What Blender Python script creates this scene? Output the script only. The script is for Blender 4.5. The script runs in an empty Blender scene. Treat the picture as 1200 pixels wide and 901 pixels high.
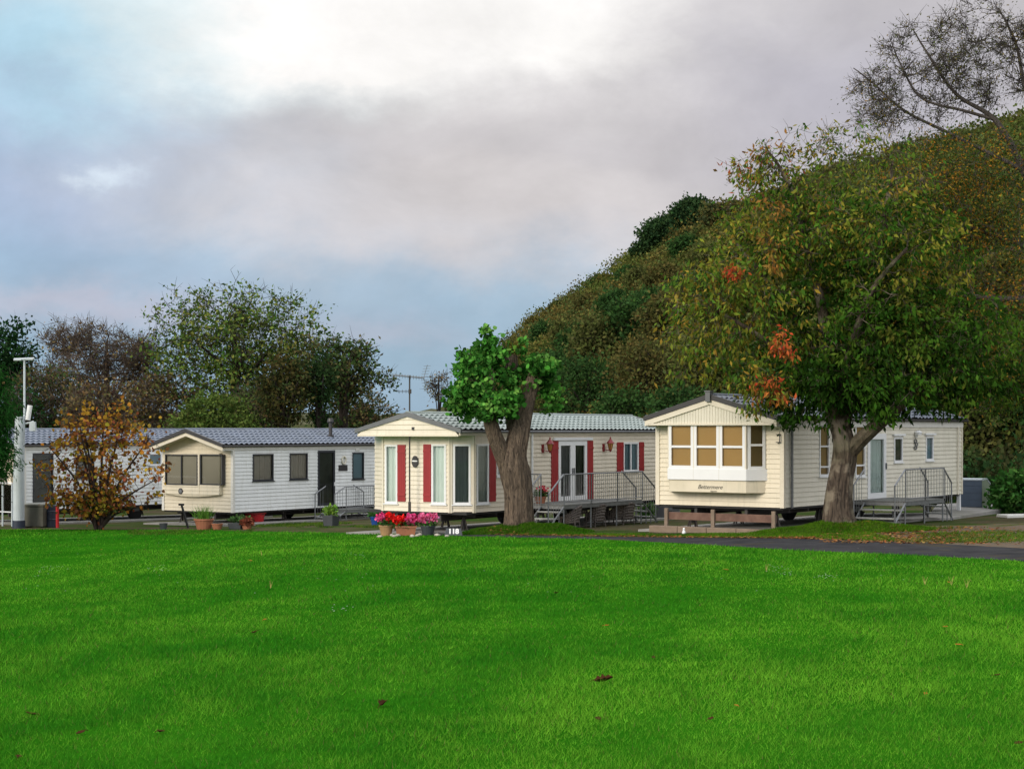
import bpy, math, random
import numpy as np
from mathutils import Vector, Matrix

SC = bpy.context.scene
COL = SC.collection
R = math.radians
F = 2000.0
HOR = 505.0
CAMZ = 1.7

# ------------------------------------------------------------------ terrain
def gplane(x, y):
    return -0.0233*min(y, 75.0) + 0.0228*max(-10.0, min(30.0, x))

RIDGE = [(-2000, 380, 2.0), (440, 420, 3.5), (510, 380, 6.5), (560, 320, 11.5), (590, 300, 16.0), (620, 285, 19.5), (660, 265, 21.5),
         (700, 250, 23.3), (745, 235, 25.5), (800, 220, 27.0), (860, 205, 27.8), (960, 185, 29.0), (1080, 165, 29.0),
         (1200, 150, 28.8), (1500, 150, 30.0), (2600, 150, 30.0), (9000, 150, 30.0)]
FOOT = [(-2000, 300), (500, 260), (590, 170), (640, 125), (700, 108), (850, 88), (1200, 68), (1500, 66), (9000, 60)]

def interp(tab, p, c=1):
    if p <= tab[0][0]: return tab[0][c]
    for a, b in zip(tab, tab[1:]):
        if p <= b[0]:
            t = (p-a[0])/(b[0]-a[0]); return a[c]*(1-t)+b[c]*t
    return tab[-1][c]

def gz(x, y):
    g = gplane(x, y)
    if y < 60: return g
    p = 600 + F*x/y
    df = interp(FOOT, p); dr = interp(RIDGE, p); zr = interp(RIDGE, p, 2)
    if y <= df: return g
    s = (y-df)/(dr-df)
    if s <= 1: return g + (zr-g)*(s**0.88)
    if y < dr + 120: return zr - (y-dr)*0.04 
    return zr - 4.8 - min(zr-2.0, (y-dr-120)*0.03)

def wpos(px, py, Y):
    return Vector(((px-600)/F*Y, Y, CAMZ+(HOR-py)/F*Y))

def onground(px, py):
    Y = 20.0
    for _ in range(60):
        x = (px-600)/F*Y
        Y = 0.5*Y + 0.5*(CAMZ - gplane(x, Y))/((py-HOR)/F)
    return Vector(((px-600)/F*Y, Y, gplane((px-600)/F*Y, Y)))

# ------------------------------------------------------------------ object helpers
def tag(o, label=None, cat=None, group=None, kind=None):
    if label: o['label'] = label
    if cat: o['category'] = cat
    if group: o['group'] = group
    if kind: o['kind'] = kind
    return o

def empty(name, loc, rz=0.0):
    o = bpy.data.objects.new(name, None); COL.objects.link(o)
    o.location = loc; o.rotation_euler = (0, 0, rz); o.empty_display_size = .2
    return o

class MB:
    def __init__(s): s.v = []; s.f = []
    def quad(s, a, b, c, d):
        n = len(s.v); s.v += [tuple(a), tuple(b), tuple(c), tuple(d)]; s.f.append((n, n+1, n+2, n+3))
    def poly(s, pts):
        n = len(s.v); s.v += [tuple(p) for p in pts]; s.f.append(tuple(range(n, n+len(pts))))
    def hexa(s, p):   # 8 points: bottom 4 ccw, top 4 ccw
        n = len(s.v); s.v += [tuple(q) for q in p]
        for f in ((3, 2, 1, 0), (4, 5, 6, 7), (0, 1, 5, 4), (1, 2, 6, 5), (2, 3, 7, 6), (3, 0, 4, 7)):
            s.f.append(tuple(n+i for i in f))
    def box(s, x0, x1, y0, y1, z0, z1):
        s.hexa([(x0, y0, z0), (x1, y0, z0), (x1, y1, z0), (x0, y1, z0), (x0, y0, z1), (x1, y0, z1), (x1, y1, z1), (x0, y1, z1)])
    def prism(s, pts, off):   # extrude a polygon by a vector
        n = len(s.v); m = len(pts); off = Vector(off)
        s.v += [tuple(p) for p in pts] + [tuple(Vector(p)+off) for p in pts]
        s.f.append(tuple(range(n+m-1, n-1, -1))); s.f.append(tuple(range(n+m, n+2*m)))
        for i in range(m):
            j = (i+1) % m; s.f.append((n+i, n+j, n+m+j, n+m+i))
    def tube(s, pts, rad, sides=8, cap=True, wob=None):
        pts = [Vector(p) for p in pts]
        if not hasattr(rad, '__len__'): rad = [rad]*len(pts)
        n0 = len(s.v); up = Vector((0, 0, 1)); prev = None
        for i, p in enumerate(pts):
            d = (pts[min(i+1, len(pts)-1)]-pts[max(i-1, 0)])
            if d.length < 1e-6: d = Vector((0, 0, 1))
            d.normalize()
            if prev is None:
                a = d.cross(Vector((1, 0.1, 0))) if abs(d.z) > .9 else d.cross(up)
            else:
                a = prev - d*prev.dot(d)
            if a.length < 1e-5: a = d.orthogonal()
            a.normalize(); prev = a; b = d.cross(a)
            for k in range(sides):
                t = 2*math.pi*k/sides
                r = rad[i]*(wob(t, p) if wob else 1)
                s.v.append(tuple(p + a*math.cos(t)*r + b*math.sin(t)*r))
        for i in range(len(pts)-1):
            for k in range(sides):
                k2 = (k+1) % sides
                s.f.append((n0+i*sides+k, n0+i*sides+k2, n0+(i+1)*sides+k2, n0+(i+1)*sides+k))
        if cap:
            s.f.append(tuple(n0+sides-1-k for k in range(sides)))
            s.f.append(tuple(n0+(len(pts)-1)*sides+k for k in range(sides)))
    def lathe(s, c, prof, sides=14, cap=True):
        s.tube([(c[0], c[1], c[2]+z) for r, z in prof], [r for r, z in prof], sides, cap)
    def build(s, name, m, parent=None, smooth=False, bevel=0, loc=None):
        me = bpy.data.meshes.new(name); me.from_pydata(s.v, [], s.f); me.update()
        if smooth:
            for p in me.polygons: p.use_smooth = True
        o = bpy.data.objects.new(name, me); COL.objects.link(o)
        if m: me.materials.append(m)
        if parent: o.parent = parent
        if loc is not None: o.location = loc
        if bevel:
            b = o.modifiers.new('bevel', 'BEVEL'); b.width = bevel; b.segments = 2; b.limit_method = 'ANGLE'
        return o

class PL:   # a vertical plane in a thing's local space: a along, z up, d outward
    def __init__(s, P0, P1):
        s.O = Vector((P0[0], P0[1], 0)); A = Vector((P1[0]-P0[0], P1[1]-P0[1], 0)); s.L = A.length; s.A = A.normalized()
        s.N = Vector((s.A.y, -s.A.x, 0))
    def pt(s, a, z, d=0.0): return s.O + s.A*a + s.N*d + Vector((0, 0, z))
    def box(s, mb, a0, a1, z0, z1, d0, d1):
        mb.hexa([s.pt(a0, z0, d1), s.pt(a1, z0, d1), s.pt(a1, z0, d0), s.pt(a0, z0, d0),
                 s.pt(a0, z1, d1), s.pt(a1, z1, d1), s.pt(a1, z1, d0), s.pt(a0, z1, d0)])

def siding(mb, pl, a0, a1, z0, z1, openings=(), pitch=.125, lip=.023, lim=None):
    zs = []; z = z0
    while z < z1-1e-4: zs.append(z); z += pitch
    bounds = zs[:]
    brk = set(zs + [z1])
    for o in openings:
        for q in (o[2], o[3]):
            if z0 < q < z1: brk.add(q)
    brk = sorted(brk)
    for b0, b1 in zip(brk, brk[1:]):
        if b1-b0 < 1e-4: continue
        base = z0 + math.floor((b0-z0)/pitch+1e-4)*pitch
        off = lambda q: lip*(1-min(1, max(0, (q-base)/pitch)))
        zm = (b0+b1)/2
        segs = [(a0, a1)]
        for o in openings:
            if o[2] < zm < o[3]:
                ns = []
                for u, v in segs:
                    if o[1] <= u or o[0] >= v: ns.append((u, v)); continue
                    if o[0] > u: ns.append((u, o[0]))
                    if o[1] < v: ns.append((o[1], v))
                segs = ns
        for u, v in segs:
            ub, vb, ut, vt = u, v, u, v
            if lim:
                lb, lt = lim(b0), lim(b1)
                ub, vb, ut, vt = max(u, lb[0]), min(v, lb[1]), max(u, lt[0]), min(v, lt[1])
            if ub < vb:
                mb.quad(pl.pt(ub, b0, off(b0)), pl.pt(vb, b0, off(b0)), pl.pt(vt, b1, off(b1)), pl.pt(ut, b1, off(b1)))
                if abs(b0-base) < 1e-5:
                    mb.quad(pl.pt(ub, b0, 0), pl.pt(vb, b0, 0), pl.pt(vb, b0, off(b0)), pl.pt(ub, b0, off(b0)))

# ------------------------------------------------------------------ materials
MATS = {}
def nodes_of(name):
    m = bpy.data.materials.new(name); m.use_nodes = True
    nt = m.node_tree; nt.nodes.clear()
    out = nt.nodes.new('ShaderNodeOutputMaterial')
    return m, nt, out

def N(nt, t, **kw):
    n = nt.nodes.new(t)
    for k, v in kw.items():
        if k in n.inputs.keys(): n.inputs[k].default_value = v
        else: setattr(n, k, v)
    return n

def mat(name, color, rough=.5, var=.15, scale=3.0, bump=0.0, bscale=None, metal=0.0, spec=.5, dirt=None, dscale=1.2, damt=.5, stretch=(1, 1, 1)):
    if name in MATS: return MATS[name]
    m, nt, out = nodes_of(name); L = nt.links.new
    p = N(nt, 'ShaderNodeBsdfPrincipled'); p.inputs['Roughness'].default_value = rough; p.inputs['Metallic'].default_value = metal
    p.inputs['Specular IOR Level'].default_value = spec
    tc = N(nt, 'ShaderNodeTexCoord'); mp = N(nt, 'ShaderNodeMapping'); mp.inputs['Scale'].default_value = stretch
    L(tc.outputs['Object'], mp.inputs['Vector'])
    nz = N(nt, 'ShaderNodeTexNoise', Scale=scale, Detail=6.0, Roughness=.6); L(mp.outputs[0], nz.inputs['Vector'])
    mr = N(nt, 'ShaderNodeMapRange'); mr.inputs['From Min'].default_value = .3; mr.inputs['From Max'].default_value = .7
    mr.inputs['To Min'].default_value = 1-var; mr.inputs['To Max'].default_value = 1+var
    L(nz.outputs['Fac'], mr.inputs['Value'])
    vm = N(nt, 'ShaderNodeVectorMath', operation='SCALE'); vm.inputs[0].default_value = color[:3]; L(mr.outputs[0], vm.inputs['Scale'])
    col = vm.outputs[0]
    if dirt:
        n2 = N(nt, 'ShaderNodeTexNoise', Scale=dscale, Detail=8.0, Roughness=.65); L(mp.outputs[0], n2.inputs['Vector'])
        r2 = N(nt, 'ShaderNodeMapRange'); r2.inputs['From Min'].default_value = .45; r2.inputs['From Max'].default_value = .75; r2.inputs['To Max'].default_value = damt
        L(n2.outputs['Fac'], r2.inputs['Value'])
        mx = N(nt, 'ShaderNodeMix', data_type='RGBA'); L(r2.outputs[0], mx.inputs[0]); L(col, mx.inputs[6]); mx.inputs[7].default_value = (*dirt, 1)
        col = mx.outputs[2]
    if 'cladding' in name:      # rain streaks and algae
        m2 = N(nt, 'ShaderNodeMapping'); m2.inputs['Scale'].default_value = (5, 5, .45); L(tc.outputs['Object'], m2.inputs[0])
        n4 = N(nt, 'ShaderNodeTexNoise', Scale=2.2, Detail=7.0, Roughness=.7); L(m2.outputs[0], n4.inputs['Vector'])
        r4 = N(nt, 'ShaderNodeMapRange'); r4.inputs['From Min'].default_value = .52; r4.inputs['From Max'].default_value = .74; r4.inputs['To Max'].default_value = .42; L(n4.outputs['Fac'], r4.inputs['Value'])
        mx = N(nt, 'ShaderNodeMix', data_type='RGBA'); L(r4.outputs[0], mx.inputs[0]); L(col, mx.inputs[6]); mx.inputs[7].default_value = (.36, .36, .27, 1); col = mx.outputs[2]
    L(col, p.inputs['Base Color'])
    if bump:
        n3 = N(nt, 'ShaderNodeTexNoise', Scale=bscale or scale*5, Detail=8.0); L(mp.outputs[0], n3.inputs['Vector'])
        bp = N(nt, 'ShaderNodeBump', Strength=bump, Distance=.03); L(n3.outputs['Fac'], bp.inputs['Height']); L(bp.outputs[0], p.inputs['Normal'])
    L(p.outputs[0], out.inputs[0])
    MATS[name] = m
    return m

def glass_mat():
    m, nt, out = nodes_of('window_glass'); L = nt.links.new
    t = N(nt, 'ShaderNodeBsdfTransparent'); t.inputs[0].default_value = (.86, .89, .88, 1)
    g = N(nt, 'ShaderNodeBsdfGlossy'); g.inputs['Roughness'].default_value = .03; g.inputs[0].default_value = (1, 1, 1, 1)
    lw = N(nt, 'ShaderNodeFresnel', IOR=1.6); mx = N(nt, 'ShaderNodeMixShader')
    L(lw.outputs[0], mx.inputs[0]); L(t.outputs[0], mx.inputs[1]); L(g.outputs[0], mx.inputs[2]); L(mx.outputs[0], out.inputs[0])
    return m

def leaf_mat(name, trans=.3, rough=.55, spec=.12, matte=False):
    m, nt, out = nodes_of(name); L = nt.links.new
    a = N(nt, 'ShaderNodeAttribute', attribute_name='col')
    p = N(nt, 'ShaderNodeBsdfPrincipled'); p.inputs['Roughness'].default_value = rough; p.inputs['Specular IOR Level'].default_value = spec
    L(a.outputs['Color'], p.inputs['Base Color'])
    if matte:
        p = N(nt, 'ShaderNodeBsdfDiffuse'); L(a.outputs['Color'], p.inputs['Color'])
    tr = N(nt, 'ShaderNodeBsdfTranslucent'); L(a.outputs['Color'], tr.inputs[0])
    mx = N(nt, 'ShaderNodeMixShader'); mx.inputs[0].default_value = trans
    L(p.outputs[0], mx.inputs[1]); L(tr.outputs[0], mx.inputs[2]); L(mx.outputs[0], out.inputs[0])
    return m

def ramp_mat(name, stops, scale, rough=.9, bump=.5, bscale=20, detail=8, second=None, dist=.05, fine=None):
    m, nt, out = nodes_of(name); L = nt.links.new
    tc = N(nt, 'ShaderNodeTexCoord'); nz = N(nt, 'ShaderNodeTexNoise', Scale=scale, Detail=float(detail), Roughness=.65); L(tc.outputs['Object'], nz.inputs['Vector'])
    cr = N(nt, 'ShaderNodeValToRGB'); e = cr.color_ramp.elements
    e[0].position = stops[0][0]; e[0].color = (*stops[0][1], 1); e[1].position = stops[-1][0]; e[1].color = (*stops[-1][1], 1)
    for q, c in stops[1:-1]:
        k = e.new(q); k.color = (*c, 1)
    L(nz.outputs['Fac'], cr.inputs[0]); col = cr.outputs[0]
    if second:    # patches of another colour: (scale, lo, hi, colour)
        n2 = N(nt, 'ShaderNodeTexNoise', Scale=second[0], Detail=6.0, Roughness=.6); L(tc.outputs['Object'], n2.inputs['Vector'])
        r2 = N(nt, 'ShaderNodeMapRange'); r2.inputs['From Min'].default_value = second[1]; r2.inputs['From Max'].default_value = second[2]; L(n2.outputs['Fac'], r2.inputs['Value'])
        mx = N(nt, 'ShaderNodeMix', data_type='RGBA'); L(r2.outputs[0], mx.inputs[0]); L(col, mx.inputs[6]); mx.inputs[7].default_value = (*second[3], 1); col = mx.outputs[2]
    if fine:      # scattered specks: (scale, threshold, colour)
        vo = N(nt, 'ShaderNodeTexVoronoi', Scale=fine[0]); L(tc.outputs['Object'], vo.inputs['Vector'])
        r3 = N(nt, 'ShaderNodeMath', operation='LESS_THAN'); r3.inputs[1].default_value = fine[1]; L(vo.outputs['Distance'], r3.inputs[0])
        mx = N(nt, 'ShaderNodeMix', data_type='RGBA'); L(r3.outputs[0], mx.inputs[0]); L(col, mx.inputs[6]); mx.inputs[7].default_value = (*fine[2], 1); col = mx.outputs[2]
    p = N(nt, 'ShaderNodeBsdfDiffuse'); L(col, p.inputs['Color'])
    n3 = N(nt, 'ShaderNodeTexNoise', Scale=float(bscale), Detail=8.0); L(tc.outputs['Object'], n3.inputs['Vector'])
    bp = N(nt, 'ShaderNodeBump', Strength=bump, Distance=dist); L(n3.outputs['Fac'], bp.inputs['Height']); L(bp.outputs[0], p.inputs['Normal'])
    L(p.outputs[0], out.inputs[0]); MATS[name] = m
    return m

GLASS = glass_mat()
M_cream = mat('cream_cladding', (.70, .63, .49), .45, .05, 1.5, dirt=(.42, .39, .26), dscale=.9, damt=.4)
M_pale = mat('skylit_pale_cladding', (.74, .76, .76), .45, .05, 1.5, dirt=(.50, .52, .46), dscale=.9, damt=.4)  # bluish sky light on the long sides is put into this base colour
M_ivory = mat('ivory_cladding', (.72, .65, .53), .45, .05, 1.5, dirt=(.48, .44, .34), dscale=.9, damt=.35)
M_cladb = mat('buff_cladding', (.70, .665, .56), .45, .05, 1.5, dirt=(.46, .45, .34), dscale=.9, damt=.4)
M_trim = mat('cream_trim', (.72, .66, .54), .4, .06, 2, dirt=(.38, .34, .25), dscale=2, damt=.4)
M_trimpale = mat('pale_trim', (.70, .69, .65), .4, .06, 2, dirt=(.38, .36, .30), dscale=2, damt=.4)
M_white = mat('white_upvc', (.78, .79, .80), .3, .03, 2)
M_darkframe = mat('dark_frame', (.030, .032, .040), .35, .1, 3)
M_darkedge = mat('dark_edge_trim', (.035, .033, .035), .45, .15, 3)
M_greyedge = mat('grey_edge_trim', (.13, .135, .145), .45, .15, 3)
M_red = mat('red_shutter', (.30, .018, .022), .45, .12, 2.5)
M_redlamp = mat('red_lantern', (.22, .015, .02), .35, .1, 3)
M_roofblue = mat('blue_roof_tiles', (.125, .152, .205), .5, .18, 1.2, dirt=(.07, .09, .10), dscale=2.5, damt=.6)
M_roofgreen = mat('grey_green_roof_tiles', (.25, .30, .29), .5, .15, 1.2, dirt=(.12, .15, .12), dscale=2.5, damt=.6)
M_roofslate = mat('slate_roof_tiles', (.105, .125, .165), .5, .18, 1.2, dirt=(.05, .06, .06), dscale=2.5, damt=.6)
M_steel = mat('galvanised_steel', (.22, .23, .24), .45, .2, 6, metal=.6)
M_deckgrey = mat('grey_deck', (.12, .125, .12), .7, .2, 6, bump=.3)
M_tread = mat('pale_grey_treads', (.30, .31, .30), .6, .2, 6)
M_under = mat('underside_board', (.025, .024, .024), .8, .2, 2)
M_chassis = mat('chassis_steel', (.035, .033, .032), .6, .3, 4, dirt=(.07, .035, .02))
M_rubber = mat('tyre_rubber', (.018, .018, .018), .8, .2, 8)
M_conc = mat('concrete', (.26, .25, .235), .85, .18, 1.5, bump=.4, bscale=25, dirt=(.10, .11, .07), dscale=.8, damt=.7)
M_wood = mat('red_brown_wood', (.13, .065, .045), .7, .3, 3, bump=.4, dirt=(.20, .14, .10), dscale=3, damt=.5)
M_woodgrey = mat('weathered_wood', (.20, .15, .11), .8, .3, 3, bump=.4)
M_terra = mat('terracotta', (.33, .13, .07), .8, .15, 5, bump=.2)
M_tan = mat('tan_pot_clay', (.36, .21, .10), .7, .2, 4)
M_dkpot = mat('dark_grey_pot', (.045, .052, .06), .5, .15, 4)
M_bluepot = mat('blue_glazed_pot', (.02, .07, .28), .2, .1, 4)
M_black = mat('black_plastic', (.015, .015, .016), .4, .1, 4)
M_redpl = mat('red_plastic', (.45, .015, .02), .35, .08, 3)
M_wicker = mat('dark_wicker', (.13, .11, .10), .7, .25, 12, bump=.6, bscale=60)
M_blind = mat('grey_blind', (.36, .33, .28), .7, .04, 1)
M_sideblind = mat('taupe_blind', (.62, .56, .50), .7, .04, 1)
M_tanblind = mat('tan_blind', (.46, .29, .11), .7, .06, 1)
M_curtpale = mat('pale_curtain', (.72, .80, .78), .8, .05, 1)
M_curtgrey = mat('grey_net_curtain', (.22, .22, .24), .8, .1, 1)
M_bluegl = mat('light_blue_blind', (.30, .42, .50), .6, .05, 1)
M_dkint = mat('dark_interior', (.07, .075, .065), .7, .4, 2)
M_text = mat('dark_lettering', (.06, .06, .05), .5, .05, 3)
M_whitetext = mat('white_lettering', (.8, .8, .8), .5, .03, 3)
M_amber = mat('amber_lamp_glass', (.45, .25, .07), .2, .1, 5)
M_polewhite = mat('white_painted_pole', (.50, .56, .60), .45, .08, 2, dirt=(.22, .24, .22), dscale=1.5, damt=.5)
M_binolive = mat('olive_grey_bin', (.085, .085, .065), .6, .2, 3)
M_navy = mat('navy_barrel', (.02, .03, .055), .5, .15, 3)
M_boxblue = mat('blue_grey_store', (.085, .115, .165), .5, .1, 3)
M_boxgreen = mat('sage_store', (.27, .33, .24), .5, .08, 3)
M_peb = mat('pale_stone', (.40, .36, .31), .8, .3, 6)
# ------------------------------------------------------------------ caravans
class Caravan:
    def __init__(s, name, corner, ang, Wd, L, zb, zt, label, group='static caravans in a row'):
        s.ang = ang; u = Vector((math.cos(ang), math.sin(ang), 0)); r = Vector((math.sin(ang), -math.cos(ang), 0))
        o = Vector((corner[0], corner[1], 0)) - r*(Wd/2)
        mid = o + u*L*.4
        s.g = gz(mid.x, mid.y)
        s.root = empty(name, (o.x, o.y, s.g), ang-math.pi/2)
        s.M = Matrix.Translation((o.x, o.y, s.g)) @ Matrix.Rotation(ang-math.pi/2, 4, 'Z'); s.Mi = s.M.inverted()
        s.W = Wd; s.L = L; s.zb = zb-s.g; s.zt = zt-s.g
        tag(s.root, label, 'caravan', group)
        s.side = PL((Wd/2, 0), (Wd/2, L)); s.front = PL((-Wd/2, 0), (Wd/2, 0))
        s.lside = PL((-Wd/2, L), (-Wd/2, 0)); s.back = PL((Wd/2, L), (-Wd/2, L))
    def on(s, pl, px, py, d=0.0):     # where a line of sight meets a wall plane -> (a, z)
        o = s.Mi @ Vector((0, 0, CAMZ)); q = s.Mi @ Vector(((px-600)/F*50, 50, CAMZ+(HOR-py)/F*50)); r = q-o
        O = pl.O + pl.N*d
        t = (O-o).dot(pl.N)/r.dot(pl.N); h = o+r*t
        return (h-O).dot(pl.A), h.z
    def rect(s, pl, x0, y0, x1, y1, d=0.0):
        ym = (y0+y1)/2
        a0, _ = s.on(pl, x0, ym, d); a1, _ = s.on(pl, x1, ym, d)
        _, zt = s.on(pl, (x0+x1)/2, y0, d); _, zb = s.on(pl, (x0+x1)/2, y1, d)
        return (min(a0, a1), max(a0, a1), zb, zt)
    def world(s, x, y, z): return s.M @ Vector((x, y, z))

def window(cv, pl, r, fm, fill, fillmat, parent, fw=.05, cols=1, rows=(), sill=True, name='window', rng=None):
    a0, a1, z0, z1 = r; mb = MB()
    pl.box(mb, a0, a1, z0, z0+fw, -.02, .035); pl.box(mb, a0, a1, z1-fw, z1, -.02, .035)
    pl.box(mb, a0, a0+fw, z0+fw, z1-fw, -.02, .033); pl.box(mb, a1-fw, a1, z0+fw, z1-fw, -.02, .033)
    for c in range(1, cols):
        a = a0+(a1-a0)*c/cols; pl.box(mb, a-fw*.45, a+fw*.45, z0+fw, z1-fw, -.018, .030)
    for q in rows:
        z = z0+(z1-z0)*q; pl.box(mb, a0+fw, a1-fw, z-fw*.4, z+fw*.4, -.016, .027)
    # reveal boards behind
    pl.box(mb, a0-.01, a0+.012, z0, z1, -.12, -.022); pl.box(mb, a1-.012, a1+.01, z0, z1, -.12, -.022)
    w = mb.build(name, fm, parent)
    g = MB(); g.quad(pl.pt(a0+fw*.5, z0+fw*.5, .004), pl.pt(a1-fw*.5, z0+fw*.5, .004), pl.pt(a1-fw*.5, z1-fw*.5, .004), pl.pt(a0+fw*.5, z1-fw*.5, .004))
    g.build('pane', GLASS, w)
    if sill:
        s = MB(); pl.box(s, a0-.04, a1+.04, z0-.035, z0-.002, 0.0, .06); s.build('sill', fm, w)
    c = MB(); n = max(8, int((a1-a0)/.025)) if fill == 'curtain' else 1
    if fill == 'curtain':
        pts = []
        for i in range(n+1):
            a = a0+(a1-a0)*i/n; d = -.065+.020*math.sin(a*48)+.010*math.sin(a*21+1)
            pts.append((a, d))
        for (p, d), (q, e) in zip(pts, pts[1:]): c.quad(pl.pt(p, z0, d), pl.pt(q, z0, e), pl.pt(q, z1, e), pl.pt(p, z1, d))
        c.build('curtain', fillmat, w, smooth=True)
    elif fill == 'blind':
        pl.box(c, a0, a1, z0, z1, -.045, -.04); c.build('blind', fillmat, w)
    elif fill == 'slats':
        z = z0
        while z < z1:
            c.quad(pl.pt(a0, z, -.035), pl.pt(a1, z, -.035), pl.pt(a1, z+.06, -.06), pl.pt(a0, z+.06, -.06)); z += .05
        c.build('blind', fillmat, w)
    return w

def shutter(pl, r, parent):
    a0, a1, z0, z1 = r; mb = MB(); pl.box(mb, a0, a1, z0, z1, .012, .035)
    n = 4; w = (a1-a0)/n
    for i in range(n): pl.box(mb, a0+i*w+.004, a0+(i+1)*w-.004, z0+.01, z1-.01, .03, .042)
    for z in (z0+(z1-z0)*.12, z1-(z1-z0)*.12): pl.box(mb, a0+.006, a1-.006, z-.03, z+.03, .04, .055)
    return mb.build('shutter', M_red, parent)

def roof(cv, ov, ovb, rise, mt, edge, barge=None, th=.06, eave_out=.08, tw=.26, rows=6):
    """pitched pantile roof: ov front overhang, rise above wall top"""
    W2 = cv.W/2+eave_out; zt = cv.zt; L0 = -ov; L1 = cv.L+ovb
    r = None
    for sgn in (1, -1):
        mb = MB(); ny = int((L1-L0)/tw*6); vs = []
        slope = math.atan2(rise, W2); nx, nzv = math.sin(slope)*sgn, math.cos(slope)
        qs = []
        for k in range(rows):
            qs += [(k/rows+1e-4, .042), (k/rows+.5/rows, .024), ((k+1)/rows-1e-4, .004)]
        for q, st in qs:
            for i in range(ny+1):
                y = L0+(L1-L0)*i/ny; ph = (y/tw) % 1.0
                h = .030*(math.sin(math.pi*min(1, ph/.62)) if ph < .62 else -.5*math.sin(math.pi*(ph-.62)/.38)) + st
                x = sgn*W2*(1-q) + nx*h; z = zt+.02+rise*q + nzv*h
                vs.append((x, y, z))
        n = ny+1
        for j in range(len(qs)-1):
            for i in range(ny):
                a = j*n+i; mb.f.append((a, a+1, a+n+1, a+n))
        mb.v = vs
        o = mb.build('roof' if r is None else 'tiles', mt, cv.root if r is None else r, smooth=True)
        if r is None: r = o
        try: o.data.set_sharp_from_angle(angle=R(35))
        except Exception: pass
    # deck under the tiles, soffit
    d = MB(); d.prism([(-W2, L0, zt-.02), (W2, L0, zt-.02), (W2, L0, zt+.01), (0, L0, zt+rise+.01), (-W2, L0, zt+.01)], (0, L1-L0, 0))
    d2 = MB()
    for sgn in (1, -1):
        d2.hexa([(sgn*W2, L0+.05, zt-.015), (0, L0+.05, zt+rise-.035), (0, L1-.03, zt+rise-.035), (sgn*W2, L1-.03, zt-.015),
                 (sgn*W2, L0+.05, zt+.012), (0, L0+.05, zt+rise+.008), (0, L1-.03, zt+rise+.008), (sgn*W2, L1-.03, zt+.012)])
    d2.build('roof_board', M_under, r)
    rc = MB(); rc.tube([(0, L0-.02, zt+rise+.03), (0, L1, zt+rise+.03)], .07, 8); rc.build('ridge_cap', mt, r, smooth=True)
    # dark verge edge on the gable (front and back)
    for y0, y1 in ((L0-.03, L0+.06), (L1-.06, L1+.03)):
        e = MB()
        for sgn in (1, -1):
            e.hexa([(sgn*(W2+.03), y0, zt-.06), (0, y0, zt+rise-.06), (0, y1, zt+rise-.06), (sgn*(W2+.03), y1, zt-.06),
                    (sgn*(W2+.03), y0, zt+.055), (0, y0, zt+rise+.075), (0, y1, zt+rise+.075), (sgn*(W2+.03), y1, zt+.055)])
        e.build('verge_trim', edge, r)
    for sgn in (1, -1):
        g = MB(); g.tube([(sgn*(W2+.035), L0+.03, zt-.02), (sgn*(W2+.035), L1, zt-.02)], .035, 8)
        g.build('gutter', edge, r, smooth=True)
    return r

def fascia(cv, m, h=.15, out=.05, ov=0):
    mb = MB(); cv.side.box(mb, -ov, cv.L, cv.zt-h, cv.zt-.03, .0, out); mb.build('fascia', m, cv.root)
    mb = MB(); cv.lside.box(mb, 0, cv.L+ov, cv.zt-h, cv.zt-.03, .0, out); mb.build('fascia', m, cv.root)

def corner_trim(cv, m, w=.07):
    mb = MB(); cv.side.box(mb, 0, w, cv.zb-.01, cv.zt-.05, .002, .038); cv.front.box(mb, cv.W-w, cv.W+.038, cv.zb-.01, cv.zt-.05, .002, .040); mb.build('corner_trim', m, cv.root)
    mb = MB(); cv.side.box(mb, cv.L-w, cv.L, cv.zb-.01, cv.zt-.05, .002, .038); mb.build('corner_trim', m, cv.root)
    mb = MB(); cv.front.box(mb, -.038, w, cv.zb-.01, cv.zt-.05, .002, .040); mb.build('corner_trim', m, cv.root)

def underside(cv, wheels_at=(.5,), skirt=True, jacks=(.3, 3.5, 8.5, 11.5)):
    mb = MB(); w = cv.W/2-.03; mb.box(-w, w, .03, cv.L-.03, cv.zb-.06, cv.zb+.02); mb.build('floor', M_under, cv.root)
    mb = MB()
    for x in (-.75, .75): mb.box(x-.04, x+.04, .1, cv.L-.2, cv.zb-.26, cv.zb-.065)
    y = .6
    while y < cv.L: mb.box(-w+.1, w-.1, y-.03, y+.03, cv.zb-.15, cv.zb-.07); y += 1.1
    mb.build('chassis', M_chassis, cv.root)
    for wy in wheels_at:
        for sx in (-1, 1):
            rr = min(.34, cv.zb-.06); a = MB(); cx = sx*1.05; cy = cv.L*wy
            prof = [(rr*.6, -.1), (rr*.93, -.1), (rr, -.06), (rr, .06), (rr*.93, .1), (rr*.6, .1)]
            a.tube([(cx+q, cy, rr) for p, q in prof], [p for p, q in prof], 20); wh = a.build('wheel', M_rubber, cv.root, smooth=False)
            b = MB(); b.tube([(cx-.09, cy, rr), (cx+.09, cy, rr)], rr*.55, 14); b.build('rim', M_steel, wh)
    for jy in jacks:
        for x in (-1.25, 1.25):
            a = MB(); top = cv.zb-.07
            for dx, dy in ((-.16, 0), (.16, 0), (0, -.16), (0, .16)):
                a.tube([(x, jy, top), (x+dx, jy+dy, 0.0)], .022, 6)
            a.tube([(x, jy, .15), (x, jy, top)], .03, 8); a.box(x-.08, x+.08, jy-.08, jy+.08, top-.01, top+.012)
            a.build('axle_stand', M_chassis, cv.root)

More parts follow.
